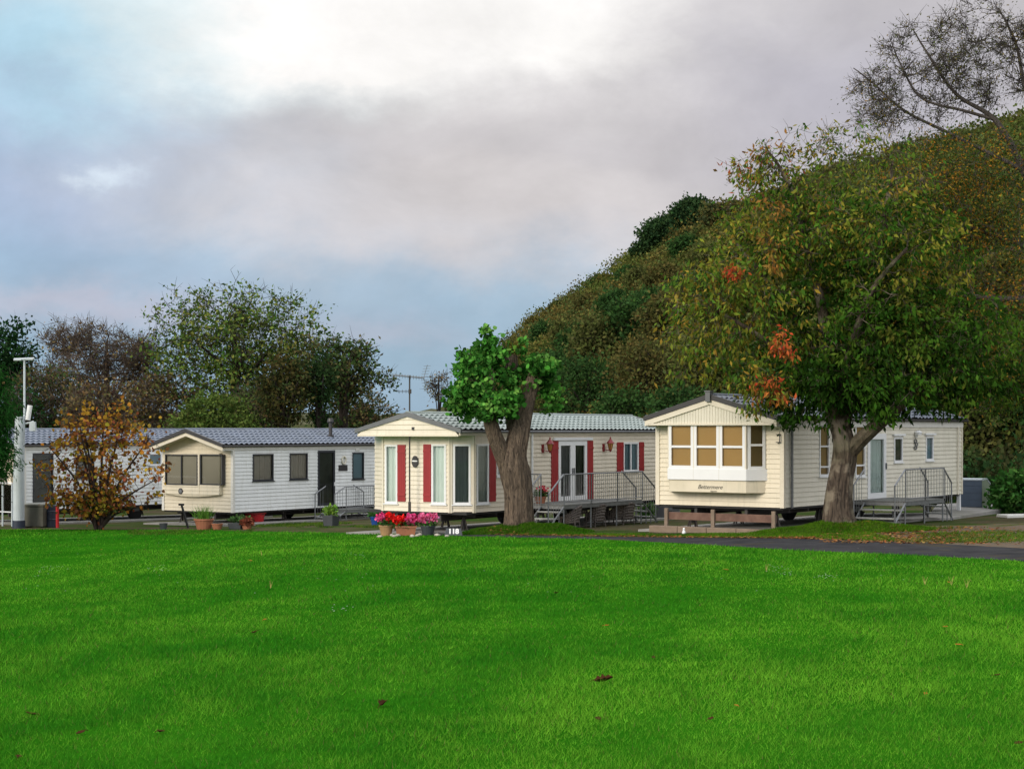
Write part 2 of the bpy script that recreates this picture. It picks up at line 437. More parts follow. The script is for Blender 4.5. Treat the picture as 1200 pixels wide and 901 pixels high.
def plain_walls(cv, m, front=False):
    mb = MB(); siding(mb, cv.lside, 0, cv.L, cv.zb, cv.zt); mb.build('rear_side_wall', m, cv.root)
    mb = MB(); siding(mb, cv.back, 0, cv.W, cv.zb, cv.zt)
    mb.poly([cv.back.pt(0, cv.zt-.01), cv.back.pt(cv.W, cv.zt-.01), cv.back.pt(cv.W/2, cv.zt+.42)]); mb.build('end_wall', m, cv.root)

def text_mesh(body, size, m, parent, mtx, shear=0.0, ext=.004, bold=0.0, name='lettering'):
    cu = bpy.data.curves.new(name, 'FONT'); cu.body = body; cu.size = size; cu.extrude = ext; cu.shear = shear; cu.offset = bold
    cu.align_x = 'CENTER'; cu.align_y = 'CENTER'
    o = bpy.data.objects.new('t', cu); COL.objects.link(o); bpy.context.view_layer.update()
    me = bpy.data.meshes.new_from_object(o.evaluated_get(bpy.context.evaluated_depsgraph_get()))
    bpy.data.objects.remove(o); me.name = name; me.transform(mtx)
    t = bpy.data.objects.new(name, me); COL.objects.link(t); me.materials.clear(); me.materials.append(m)
    if parent: t.parent = parent
    return t

def plmtx(pl, a, z, d):
    X = pl.A; Y = Vector((0, 0, 1)); Z = pl.N; P = pl.pt(a, z, d)
    return Matrix(((X.x, Y.x, Z.x, P.x), (X.y, Y.y, Z.y, P.y), (X.z, Y.z, Z.z, P.z), (0, 0, 0, 1)))

# railing in the plane between two local points with heights
def railing(mb, P0, P1, z0a, z0b, h, step=.11, posts=True, pr=.02, mid=None, foot=None):
    P0 = Vector((*P0, 0)); P1 = Vector((*P1, 0)); L = (P1-P0).length; up = Vector((0, 0, 1))
    top = lambda t: P0.lerp(P1, t)+up*(z0a+(z0b-z0a)*t+h)
    bot = lambda t: P0.lerp(P1, t)+up*(z0a+(z0b-z0a)*t+.08)
    mb.tube([top(0), top(1)], .022, 6); mb.tube([bot(0), bot(1)], .014, 6)
    n = max(1, int(L/step))
    for i in range(1, n): mb.tube([bot(i/n), top(i/n)], .0075, 5)
    if posts:
        for t, zz in ((0, z0a), (1, z0b)):
            p = P0.lerp(P1, t); mb.tube([p+up*(foot if foot is not None else zz), top(t)], pr, 6)

# ================= caravan with pale cladding, left centre
A56 = R(56)
def build_pale(name, corner, L, full, label):
    cv = Caravan(name, corner, A56, 3.42, L, -1.16, 1.06 + .15, label); cv.zt = 1.19-cv.g
    S = cv.side; ops = []; rt = cv.root
    if full:
        w1 = cv.rect(S, 295.7, 531.8, 320, 563.2); w2 = cv.rect(S, 339, 531, 360, 561.5); dr = cv.rect(S, 372, 527.7, 392, 592)
        w3 = cv.rect(S, 412.5, 530, 426, 561.3); w4 = cv.rect(S, 444, 529.5, 456, 560)
        ops = [w1, w2, dr, w3, w4]
    else:
        w1 = cv.rect(S, 38, 531, 62, 588); w3 = cv.rect(S, 174, 531, 189, 545); w4 = cv.rect(S, 88, 533, 110, 560)
        ops = [w1, w3, w4]
    mb = MB(); siding(mb, S, 0, L, cv.zb, cv.zt, ops, pitch=.13); mb.build('side_wall', M_pale, rt)
    plain_walls(cv, M_pale)
    # front with a shallow bay: lower apron pushed out, two windows
    FR = cv.front; W = cv.W; bay0, bay1, bd = .12, W-.50, .14
    if full:
        f1 = cv.rect(FR, 194, 532.5, 232, 568, .14); f2 = cv.rect(FR, 235, 532.5, 261, 568, .14)
    else:
        f1 = (.3, 1.5, .98, 1.95); f2 = (1.6, 2.7, .98, 1.95)
    bz0 = f1[2]-.32; f1 = (f1[0], f1[1], f1[2], f1[3]); 
    ft = MB(); siding(ft, FR, 0, W, cv.zb, cv.zt, [(bay0, bay1, f1[2]-.3, f1[3]+.02)], pitch=.13)
    rise = .52
    lim = lambda z: (max(0, (z-cv.zt)/rise*(W/2)), W-max(0, (z-cv.zt)/rise*(W/2)))
    siding(ft, FR, 0, W, cv.zt, cv.zt+rise-.02, pitch=.13, lim=lim); ft.build('front_wall', M_cream, rt)
    by = MB(); B = PL((-W/2+bay0, -bd), (-W/2+bay1, -bd)); bw = bay1-bay0
    fo = [(f1[0]-bay0, f1[1]-bay0, f1[2], f1[3]), (f2[0]-bay0, f2[1]-bay0, f2[2], f2[3])]
    siding(by, B, 0, bw, bz0, f1[3]+.06, fo, pitch=.13)
    for a in (0, bw): 
        by.quad(B.pt(a, bz0, 0), B.pt(a, bz0, -bd), B.pt(a, f1[3]+.06, -bd), B.pt(a, f1[3]+.06, 0))
    by.quad(B.pt(0, f1[3]+.06, 0), B.pt(bw, f1[3]+.06, 0), B.pt(bw, f1[3]+.06, -bd), B.pt(0, f1[3]+.06, -bd))
    n = 14      # bowed bottom edge of the apron
    for i in range(n):
        t0, t1 = i/n, (i+1)/n; z = lambda t: bz0-.10*math.sin(math.pi*t)
        by.quad(B.pt(bw*t0, z(t0), .0), B.pt(bw*t1, z(t1), .0), B.pt(bw*t1, bz0+.004, .014), B.pt(bw*t0, bz0+.004, .014))
        by.quad(B.pt(bw*t0, z(t0), .0), B.pt(bw*t1, z(t1), .0), B.pt(bw*t1, z(t1), -bd), B.pt(bw*t0, z(t0), -bd))
    PLm = (fo[0][1]+fo[1][0])/2
    B.box(by, PLm-.03, PLm+.03, bz0, fo[0][2], .003, .022)
    by.build('bay', M_cream, rt)
    window(cv, B, fo[0], M_darkframe, 'blind', M_blind, rt, .035, cols=2, sill=False)
    window(cv, B, fo[1], M_darkframe, 'blind', M_blind, rt, .035, sill=False)
    tr = MB(); B.box(tr, PLm-.035, PLm+.035, fo[0][2], fo[0][3], -.02, .04); tr.build('mullion', M_trim, rt)
    if full:
        a, z = cv.on(B, 212.2, 575.4); e = MB(); e.tube([B.pt(a, z, .0), B.pt(a, z, .03)], .11, 20); em = e.build('emblem', M_darkedge, rt)
        e = MB(); e.tube([B.pt(a, z, .028), B.pt(a, z, .034)], .07, 16); e.build('emblem_centre', M_steel, em)
    # white-cream barge boards and gable soffit
    bg = MB(); ov = .62
    for sg in (1, -1):
        W2 = W/2+.07; z = cv.zt
        bg.hexa([(sg*W2, -ov+.02, z-.19), (0, -ov+.02, z+rise-.19), (0, -ov+.06, z+rise-.19), (sg*W2, -ov+.06, z-.19),
                 (sg*W2, -ov+.02, z-.055), (0, -ov+.02, z+rise-.055), (0, -ov+.06, z+rise-.055), (sg*W2, -ov+.06, z-.055)])
        bg.hexa([(sg*W2, -ov+.061, z-.12), (0, -ov+.061, z+rise-.12), (0, 0.02, z+rise-.12), (sg*W2, 0.02, z-.12),
                 (sg*W2, -ov+.061, z-.08), (0, -ov+.061, z+rise-.08), (0, 0.02, z+rise-.08), (sg*W2, 0.02, z-.08)])
    bg.build('bargeboard', M_trim, rt)
    fascia(cv, M_trimpale, .17, .045, ov-.05); corner_trim(cv, M_trimpale)
    rf = roof(cv, ov, .25, rise, M_roofblue, M_darkedge)
    underside(cv, jacks=(.5, 3.2, 8.5, 11.2) if L > 11 else (.5, 4, 8))
    if full:
        window(cv, S, w1, M_darkframe, 'curtain', M_sideblind, rt, .045); window(cv, S, w2, M_darkframe, 'curtain', M_sideblind, rt, .04)
        window(cv, S, w3, M_darkframe, 'blind', M_bluegl, rt, .045); window(cv, S, w4, M_darkframe, 'blind', M_dkint, rt, .045)
        d = window(cv, S, dr, M_darkframe, 'blind', M_dkint, rt, .09, sill=False, name='door')
        a, z = cv.on(S, 391, 567); h = MB(); S.box(h, a-.02, a+.02, z-.07, z+.07, .035, .07); h.build('door_handle', M_white, d)
        a, z = cv.on(S, 401.5, 548); p = MB(); S.box(p, a-.26, a+.26, z-.12, z+.11, .012, .03); p.build('name_plaque', M_darkedge, rt)
        # wreath-like wall ornament
        a, z = cv.on(S, 402, 539); wv = MB(); cc = S.pt(a, z, .05)
        pts = [cc + S.A*math.cos(t*2*math.pi/16)*.11 + Vector((0, 0, math.sin(t*2*math.pi/16)*.14)) for t in range(17)]
        wv.tube(pts, .035, 6); wv.build('wall_ornament', M_cladb, rt)
        for px, py in ((418.5, 526.5), (441, 527.5)):
            a, z = cv.on(S, px, py); v = MB(); S.box(v, a-.12, a+.12, z-.05, z+.05, .012, .05); v.build('vent', M_trimpale, rt)
        # flue
        a, _ = cv.on(S, 396, 515); fl = MB(); zr = cv.zt+.2
        fl.tube([(W*.27, a+.5, zr), (W*.27, a+.5, zr+.62)], .07, 12); fl.tube([(W*.27, a+.5, zr), (W*.27, a+.5, zr+.16)], .13, 12)
        fl.tube([(W*.27, a+.5, zr+.62), (W*.27, a+.5, zr+.66), (W*.27, a+.5, zr+.68), (W*.27, a+.5, zr+.80)], [.07, .13, .13, .10], 12)
        fl.build('flue', M_darkedge, rf)
    else:
        window(cv, S, w1, M_darkframe, 'blind', M_dkint, rt, .05, sill=False); window(cv, S, w3, M_white, 'blind', M_bluegl, rt, .05); window(cv, S, w4, M_darkframe, 'slats', M_blind, rt, .05)
    return cv

P1c = wpos(273, 500, 60.0)
C1 = build_pale('static_caravan', (P1c.x, P1c.y), 12.0, True, 'pale caravan with dark door and cream gabled front, right of the autumn shrub')
P0c = wpos(28, 500, 61.5)
C0 = build_pale('static_caravan', (P0c.x, P0c.y), 12.0, False, 'leftmost pale caravan mostly hidden behind the autumn shrub and white post')

# ================= caravan with red shutters
u = Vector((math.cos(R(57)), math.sin(R(57)), 0)); v = Vector((-math.sin(R(57)), math.cos(R(57)), 0))
A_ = Vector((-1.71, 47.3, 0)); cf, cs = .55, .36
c0 = A_ - v*cf
C2 = Caravan('static_caravan', (c0.x, c0.y), R(57), 3.45, 12.3, -.557, 1.70, 'ivory caravan with dark red shutters and French doors behind the pollarded tree')
def build_red(cv):
    rt = cv.root; W = cv.W; L = cv.L; w2 = W/2
    fp = PL((-w2+cf, 0), (w2-cf, 0)); rc = PL((w2-cf, 0), (w2, cs)); lc = PL((-w2, cs), (-w2+cf, 0)); S = PL((w2, cs), (w2, L)); LS = PL((-w2, L), (-w2, cs))
    zb, zt = cv.zb, cv.zt
    # front panel
    wa = cv.rect(fp, 451.6, 521, 466.3, 589.5); sa = cv.rect(fp, 466.6, 521.2, 475.8, 587.5)
    sb = cv.rect(fp, 496.8, 520.5, 505.8, 588); wb = cv.rect(fp, 506.2, 520.3, 523.2, 590.5)
    def lowz(r): return (r[0], r[1], max(r[2], zb+.12), r[3])
    wa, wb = lowz(wa), lowz(wb)
    mb = MB(); siding(mb, fp, 0, fp.L, zb, zt, [wa, wb]); 
    siding(mb, lc, 0, lc.L, zb, zt)
    wc = cv.rect(rc, 531, 520.3, 551.5, 590.5); wc = (max(.06, wc[0]), min(rc.L-.06, wc[1]), wb[2], wb[3])
    siding(mb, rc, 0, rc.L, zb, zt, [wc]); mb.build('front_wall', M_ivory, rt)
    wd = cv.rect(S, 558, 520, 572, 590); wd = (wd[0], wd[1], wb[2], wb[3]); sd = cv.rect(S, 572.4, 521, 580, 587.5)
    dr = cv.rect(S, 653.5, 516.5, 687, 586.3); win = cv.rect(S, 730, 518, 747.5, 552.5); w5 = cv.rect(S, 581.5, 521, 592, 558)
    mb = MB(); siding(mb, S, 0, S.L, zb, zt, [wd, dr, win, w5]); mb.build('side_wall', M_ivory, rt)
    mb = MB(); siding(mb, LS, 0, LS.L, zb, zt); mb.build('rear_side_wall', M_ivory, rt)
    mb = MB(); siding(mb, cv.back, 0, W, zb, zt); mb.poly([cv.back.pt(0, zt-.01), cv.back.pt(W, zt-.01), cv.back.pt(W/2, zt+.40)]); mb.build('end_wall', M_ivory, rt)
    for pl, r, m in ((fp, wa, M_curtpale), (fp, wb, M_curtpale), (rc, wc, M_curtgrey), (S, wd, M_curtpale)):
        window(cv, pl, r, M_white, 'curtain', m, rt, .055)
    window(cv, S, w5, M_white, 'curtain', M_curtpale, rt, .055)
    for pl, r in ((fp, sa), (fp, sb), (S, sd)): shutter(pl, (r[0], r[1], max(r[2], zb+.14), r[3]), rt)
    # french doors: two leaves
    a0, a1, z0, z1 = dr; am = (a0+a1)/2
    for q0, q1 in ((a0, am-.004), (am+.004, a1)):
        d = window(cv, S, (q0, q1, z0, z1), M_white, 'curtain', M_dkint if q0 > am else M_curtgrey, rt, .14, sill=False, name='door')
        h = MB(); aa = am+(-.05 if q0 < am-.1 else .05); S.box(h, aa-.015, aa+.015, (z0+z1)/2-.12, (z0+z1)/2+.08, .035, .07); h.build('door_handle', M_steel, d)
    hd = MB(); S.box(hd, a0-.30, a1+.30, z1+.02, z1+.10, .01, .07); hd.build('door_canopy', M_white, rt)
    for (x0, x1) in ((645.3, 653.2), (687.3, 694)):
        r = cv.rect(S, x0, 516, x1, 586); shutter(S, (r[0], r[1], z0, z1), rt)
    window(cv, S, win, M_white, 'curtain', M_bluegl, rt, .06, cols=2)
    for (x0, x1) in ((722.3, 729.6), (748.3, 753.6)):
        r = cv.rect(S, x0, 519, x1, 553); shutter(S, (r[0], r[1], win[2], win[3]), rt)
    # lanterns
    for px, py in ((637.8, 522), (708.8, 521)):
        a, z = cv.on(S, px, py+2); b = MB()
        S.box(b, a-.06-.12, a+.06-.12, z-.16, z+.08, .01, .035)
        b.tube([S.pt(a-.12, z-.08, .03), S.pt(a-.06, z-.12, .15), S.pt(a, z-.10, .2)], .016, 6)
        C = S.pt(a, z, .2)
        b.lathe(C, [(.015, -.17), (.045, -.12), (.05, -.10)], 6); b.lathe(C, [(.13, .10), (.10, .14), (.045, .21), (.02, .23), (.025, .27), (.004, .31)], 6)
        for k in range(6):
            t = 2*math.pi*k/6; b.tube([C+Vector((math.cos(t)*.055, math.sin(t)*.055, -.10)), C+Vector((math.cos(t)*.105, math.sin(t)*.105, .10))], .008, 4)
        ln = b.build('lantern', M_redlamp, rt); g = MB(); g.lathe(C, [(.045, -.10), (.095, .10)], 6); g.build('lamp_glass', M_amber, ln)
    # oval name sign
    a, z = cv.on(fp, 487.2, 540.8); e = MB(); n = 28
    e.prism([fp.pt(a+.115*math.cos(2*math.pi*k/n), z+.165*math.sin(2*math.pi*k/n), .02) for k in range(n)], fp.N*.02); sg = e.build('oval_sign', M_darkedge, rt)
    e = MB(); fp.box(e, a-.095, a+.085, z+.0, z+.035, .04, .044); e.build('sign_lettering_band', M_whitetext, sg)
    a, z = cv.on(fp, 485, 502); e = MB(); PLg = PL((-w2, -.40), (w2, -.40)); 
    # gable panel flush with the overhang
    ov = .42; rise = .46; z0g = zt-.10; gp = MB()
    lim = lambda z: ((max(0, (z-zt)/rise*w2)), W-max(0, (z-zt)/rise*w2))
    siding(gp, PLg, 0, W, z0g, zt+rise-.03, pitch=.14, lim=lim); PLg.box(gp, -.02, W+.02, z0g-.05, z0g, -.02, .035)
    gp.quad(PLg.pt(0, z0g-.02, 0), PLg.pt(W, z0g-.02, 0), PLg.pt(W, z0g-.02, -.9), PLg.pt(0, z0g-.02, -.9)); gp.build('gable_panel', M_ivory, rt)
    a, z = cv.on(PLg, 484.6, 502); e = MB(); PLg.box(e, a-.04, a+.04, z-.04, z+.04, .012, .04); e.build('gable_lamp', M_darkedge, rt)
    for grp in (((fp, 0),), ((fp, fp.L-.05), (rc, 0.0)), ((rc, rc.L-.05), (S, 0)), ((S, S.L-.052),)):
        tr = MB()
        for pl, aa in grp: pl.box(tr, aa+.001, aa+.05, zb-.01, zt-.06, .003, .038)
        tr.build('corner_trim', M_trim, rt)
    dp = MB(); aa, _ = cv.on(S, 622, 540); dp.tube([S.pt(aa, zb, .05), S.pt(aa, zt-.05, .05)], .035, 8); dp.build('downpipe', M_white, rt)
    fascia(cv, M_trim, .13, .05, ov-.04)
    rf = roof(cv, ov, .2, rise, M_roofgreen, M_greyedge)
    for px in (645, 664, 679):
        aa, _ = cv.on(cv.side, px, 490); 
        e = MB(); e.lathe((-.12, aa+1.55, cv.zt+rise-.02), [(.10, 0), (.10, .07), (.17, .07), (.17, .10), (.05, .13)], 12); e.build('roof_vent', M_darkedge, rf)
    underside(cv, jacks=(.55, 3.2, 8.6, 11.4))
    return S
S2 = build_red(C2)

# ================= caravan with box bay on the right
C3 = Caravan('static_caravan', (6.946, 43.7), R(54), 3.75, 12.2, -.264, 2.03, 'buff caravan with white box bay window and tan blinds beside the cherry tree')
def build_bay(cv):
    rt = cv.root; W = cv.W; L = cv.L; S = cv.side; FR = cv.front; zb, zt = cv.zb, cv.zt
    wA = cv.rect(S, 959.5, 496.5, 971, 558); wB = cv.rect(S, 1001.5, 498, 1013, 558.5); w1 = cv.rect(S, 1047, 512, 1057, 541.5); w2 = cv.rect(S, 1084.3, 511, 1093, 539.5)
    dr = cv.rect(S, 1016, 508, 1037.5, 584)
    mb = MB(); siding(mb, S, 0, L, zb, zt, [wA, wB, w1, w2, dr]); mb.build('side_wall', M_cladb, rt)
    plain_walls(cv, M_cladb)
    c0_, c1_ = W-3.39, W-.49; p = .42; ch = .36
    z_top = zt-.12; z_g0 = cv.on(PL((-W/2, -p), (W/2, -p)), 830, 549)[1]; z_w0 = z_g0-.30; z_b0 = z_g0-.62
    ft = MB(); siding(ft, FR, 0, W, zb, zt, [(c0_+.05, c1_-.05, z_b0+.1, z_top)]); ft.build('front_wall', M_cream, rt)
    x0, x1 = -W/2+c0_, -W/2+c1_
    Lc = PL((x0, 0), (x0+ch*.7, -p)); FP = PL((x0+ch*.7, -p), (x1-ch, -p)); Rc = PL((x1-ch, -p), (x1, 0))
    # apron
    ap = MB()
    q = [(x0, 0), (x0+ch*.7, -p), (x1-ch, -p), (x1, 0)]
    ap.prism([(a, b, z_b0) for a, b in q], (0, 0, z_w0-z_b0-.002)); ap.build('bay_base', M_cream, rt, bevel=.01)
    wb = MB()
    qq = [(x0-.04, 0), (x0+ch*.7-.02, -p-.05), (x1-ch+.03, -p-.05), (x1+.05, 0)]
    wb.prism([(a, b, z_w0) for a, b in qq], (0, 0, z_g0-z_w0)); bo = wb.build('window_box', M_white, rt, bevel=.012)
    g = MB()
    for k in (1, 2): a = FP.L*k/3; FP.box(g, a-.006, a+.006, z_w0+.01, z_g0-.01, .05, .0525)
    g.build('box_joint', M_trimpale, bo)
    top = MB(); top.prism([(a, b, z_top) for a, b in q], (0, 0, .03)); top.build('bay_top', M_trim, rt)
    for k in range(3):
        a = FP.L*k/3; window(cv, FP, (a+.012, a+FP.L/3-.012, z_g0, z_top), M_white, 'blind', M_tanblind, rt, .075, rows=(.48,), sill=False)
    window(cv, Rc, (.05, Rc.L-.03, z_g0, z_top), M_white, 'blind', M_tanblind, rt, .07, rows=(.52,), sill=False)
    window(cv, Lc, (.03, Lc.L-.05, z_g0, z_top), M_white, 'blind', M_tanblind, rt, .07, rows=(.52,), sill=False)
    ps = MB()
    for pl, a0, a1 in ((FP, -.02, .012), (FP, FP.L-.012, FP.L+.02), (FP, FP.L/3-.0115, FP.L/3+.0115), (FP, FP.L*2/3-.0115, FP.L*2/3+.0115)): ps = MB(); pl.box(ps, a0, a1, z_g0, z_top, -.04, .03); ps.build('bay_post', M_trim, rt)
    # lettering on the bay base
    a, z = cv.on(FP, 832, 571.5); text_mesh('Bettermere', .155, M_text, rt, plmtx(FP, a, z+.02, .004), shear=.35)
    a, z = cv.on(FP, 836.5, 575.5); text_mesh('Superior', .055, M_text, rt, plmtx(FP, a, z, .004))
    # gable with vertical boards
    ov = .52; rise = .56; G = PL((-W/2-.05, -ov+.04), (W/2+.05, -ov+.04)); Wg = W+.1; gp = MB(); n = 46; zg = zt-.13
    for i in range(n):
        a0, a1 = Wg*i/n, Wg*(i+1)/n; hh = lambda a: zt-.06+rise*(1-abs(a-Wg/2)/(Wg/2))
        b0, b1 = a0+.008, a1-.008
        gp.hexa([G.pt(b0, zg, .0), G.pt(b1, zg, .0), G.pt(b1, zg, -.02), G.pt(b0, zg, -.02), G.pt(b0, hh(b0), .0), G.pt(b1, hh(b1), .0), G.pt(b1, hh(b1), -.02), G.pt(b0, hh(b0), -.02)])
    gp.prism([G.pt(0, zg, -.012), G.pt(Wg, zg, -.012), G.pt(Wg, zt-.06, -.012), G.pt(Wg/2, zt+rise-.06, -.012), G.pt(0, zt-.06, -.012)], -G.N*.02)
    gp.build('gable_panel', M_cladb, rt)
    tb = MB(); G.box(tb, -.03, Wg+.03, zg-.05, zg+.0, -.02, .045); 
    tb.quad(G.pt(0, zg-.03, 0), G.pt(Wg, zg-.03, 0), G.pt(Wg, zg-.03, -.55), G.pt(0, zg-.03, -.55)); tb.build('gable_trim', M_trim, rt)
    bg = MB()
    for sg in (1, -1):
        X = W/2+.08
        bg.hexa([(sg*X, -ov-.005, zt-.20), (0, -ov-.005, zt+rise-.20), (0, -ov+.035, zt+rise-.20), (sg*X, -ov+.035, zt-.20),
                 (sg*X, -ov-.005, zt-.065), (0, -ov-.005, zt+rise-.065), (0, -ov+.035, zt+rise-.065), (sg*X, -ov+.035, zt-.065)])
    bg.build('bargeboard', M_trim, rt)
    rf = roof(cv, ov, .22, rise, M_roofslate, M_darkedge)
    fn = MB(); fn.box(-.07, .07, -ov-.08, -ov+.08, zt+rise-.13, zt+rise+.13); fn.box(-.09, .09, -ov-.10, -ov+.10, zt+rise+.13, zt+rise+.16); fn.build('finial', M_greyedge, rf)
    fascia(cv, M_trimpale, .22, .05, ov-.05); corner_trim(cv, M_trim, .08)
    dp = MB(); dp.tube([S.pt(.38, zb-.02, .06), S.pt(.38, zt-.2, .06)], .035, 8); dp.build('downpipe', M_greyedge, rt); dp = MB(); dp.tube([S.pt(L-.45, zb-.02, .06), S.pt(L-.45, zt-.2, .06)], .02, 8); dp.build('downpipe', M_trim, rt)
    hk = MB()
    for zz in (zt-.42, zt-.62): FR.box(hk, W-.16, W-.04, zz-.012, zz+.012, .02, .10)
    FR.box(hk, W-.06, W-.04, zt-.62, zt-.42, .09, .11); hk.build('bracket', M_darkedge, rt)
    window(cv, S, wA, M_white, 'blind', M_tanblind, rt, .055, rows=(.18, .57)); window(cv, S, wB, M_white, 'blind', M_tanblind, rt, .055, rows=(.22, .57))
    window(cv, S, w1, M_white, 'blind', M_dkint, rt, .055); window(cv, S, w2, M_white, 'blind', M_bluegl, rt, .055)
    for w in (w1, w2): hh = MB(); S.box(hh, w[0]-.1, w[1]+.1, w[3]+.03, w[3]+.09, .01, .08); hh.build('window_hood', M_white, rt)
    a0, a1, z0, z1 = dr; d = window(cv, S, (a0, a1, z0, z1), M_white, 'curtain', M_curtpale, rt, .16, sill=False, name='door')
    h = MB(); S.box(h, a1-.07, a1-.04, (z0+z1)/2-.1, (z0+z1)/2+.08, .035, .075); h.build('door_handle', M_steel, d)
    # bulkhead light and hanging ornament
    a, z = cv.on(S, 1072, 508); e = MB(); C = S.pt(a, z, .10); e.lathe(C, [(.10, -.04), (.12, .04), (.05, .09)], 10); S.box(e, a-.03, a+.03, z-.12, z+.0, .01, .08); e.build('wall_light', M_white, rt)
    e = MB(); 
    for k, dz in enumerate((-.22, -.32, -.42)):
        C = S.pt(a+(.04 if k % 2 else -.03), z+dz, .04)
        e.tube([C+S.A*(.09*math.cos(t*.7))+Vector((0, 0, .05*math.sin(t*.7))) for t in range(10)], .018, 5)
    e.build('wall_ornament', M_steel, rt)
    lg = MB(); 
    lg.box(W/2-.12, W/2-.02, L-.12, L-.02, 0, zb+.0); lg.build('corner_leg', M_white, rt)
    underside(cv, jacks=(.8, 3.4, 8.6, 11.0))
build_bay(C3)
# ------------------------------------------------------------------ decks, steps and small things
def sub_root(cv, name, x, y, label, cat, group=None):
    w = cv.world(x, y, 0); g = gz(w.x, w.y)
    r = empty(name, (w.x, w.y, g), cv.ang-math.pi/2); tag(r, label, cat, group)
    off = Vector((x, y, g-cv.g)); return r, -off, g-cv.g

def deck(cv, S, a0, a1, w, zf, label, stair=None, stair_end=None, rails=True, low=-.04, w0=.06, front_rail=True):
    W2 = cv.W/2; X0 = W2+w0; X1 = W2+w
    r, off, g0 = sub_root(cv, 'raised_deck', (X0+X1)/2, (a0+a1)/2, label, 'deck')
    f = MB(); n = int((a1-a0)/.14)
    for i in range(n): f.box(X0, X1, a0+(a1-a0)*i/n+.004, a0+(a1-a0)*(i+1)/n-.004, zf-.035, zf)
    f.build('deck_boards', M_deckgrey, r, loc=off)
    fr = MB()
    for x in (X0+.02, X1-.02): fr.box(x-.02, x+.02, a0, a1, zf-.12, zf-.037)
    for y in (a0+.02, a1-.02): fr.box(X0+.04, X1-.04, y-.02, y+.02, zf-.12, zf-.037)
    fr.build('deck_frame', M_steel, r, loc=off)
    ng = max(2, int((a1-a0)/1.3)+1)
    for i in range(ng):
        y = a0+.03+(a1-a0-.06)*i/(ng-1)
        for x in (X0+.03, X1-.03):
            l = MB(); l.tube([(x, y, g0+low), (x, y, zf-.12)], .022, 6); l.box(x-.05, x+.05, y-.05, y+.05, g0+low, g0+low+.015); l.build('leg', M_steel, r, loc=off)
    rl = MB(); H = .86
    m = max(1, round((a1-a0)/1.5))
    for i in range(m): railing(rl, (X1, a0+(a1-a0)*i/m), (X1, a0+(a1-a0)*(i+1)/m), zf, zf, H)
    rl.build('railing', M_steel, r, loc=off)
    if front_rail:
        s0 = stair[0] if stair else X1; rl = MB(); railing(rl, (X0+.02, a0), (s0, a0), zf, zf, H); rl.build('railing', M_steel, r, loc=off)
    def flight(x0, x1, y, sg, nst, run=.26):
        st = MB(); rs = (zf-g0-.02)/(nst+1)
        for k in range(1, nst+1):
            z = zf-rs*k; y1 = y+sg*run*(k-1); y2 = y+sg*run*k; st.box(x0+.02, x1-.02, min(y1, y2), max(y1, y2), z-.035, z)
        st.build('step_treads', M_tread, r, loc=off)
        ye = y+sg*run*nst
        for x in (x0, x1):
            ss = MB(); ss.tube([(x, y, zf-.06), (x, ye+sg*.1, g0+.02)], .026, 6)
            for k in range(1, nst+1): ss.tube([(x, y+sg*run*(k-.1), g0+low), (x, y+sg*run*(k-.1), zf-rs*k-.035)], .018, 5)
            ss.build('stringer', M_steel, r, loc=off)
        for x in (x0, x1):
            hr = MB(); hr.tube([(x, y, zf+H), (x, ye, zf+H-(rs*nst))], .024, 6); hr.tube([(x, ye, g0+low), (x, ye, zf+H-rs*nst)], .022, 6)
            for k in range(1, nst*2):
                t = k/(nst*2); hr.tube([(x, y+(ye-y)*t, zf-rs*nst*t+.02), (x, y+(ye-y)*t, zf+H-rs*nst*t)], .007, 5)
            hr.build('handrail', M_steel, r, loc=off)
    if stair: flight(stair[0], stair[1], a0, -1, stair[2], stair[3])
    if stair_end: flight(stair_end[0], stair_end[1], a1, 1, stair_end[2], stair_end[3])
    return r, off, g0

D2z = 1.7-2.09-C2.g
w2 = C2.W/2
deck(C2, S2, 2.5, 7.1, 1.62, D2z, 'grey deck with railings and steps before the French doors, chairs stored beneath', (w2+.85, w2+1.6, 3, .27), (w2+.9, w2+1.6, 3, .3))
w3 = C3.W/2
deck(C3, C3.side, 4.0, 6.7, 1.62, -.20-C3.g, 'deck with railings and wide steps at the white door right of the cherry tree', (w3+.42, w3+1.6, 2, .34), (w3+.9, w3+1.6, 2, .3), front_rail=False)
w1_ = C1.W/2
aD = C1.on(C1.side, 384, 590)[0]
deck(C1, C1.side, aD-.3, aD+1.35, 1.15, -1.23-C1.g, 'small metal landing with railing at the dark door of the pale caravan', (w1_+.15, w1_+1.1, 2, .3), (w1_+.15, w1_+1.1, 2, .3), front_rail=False)

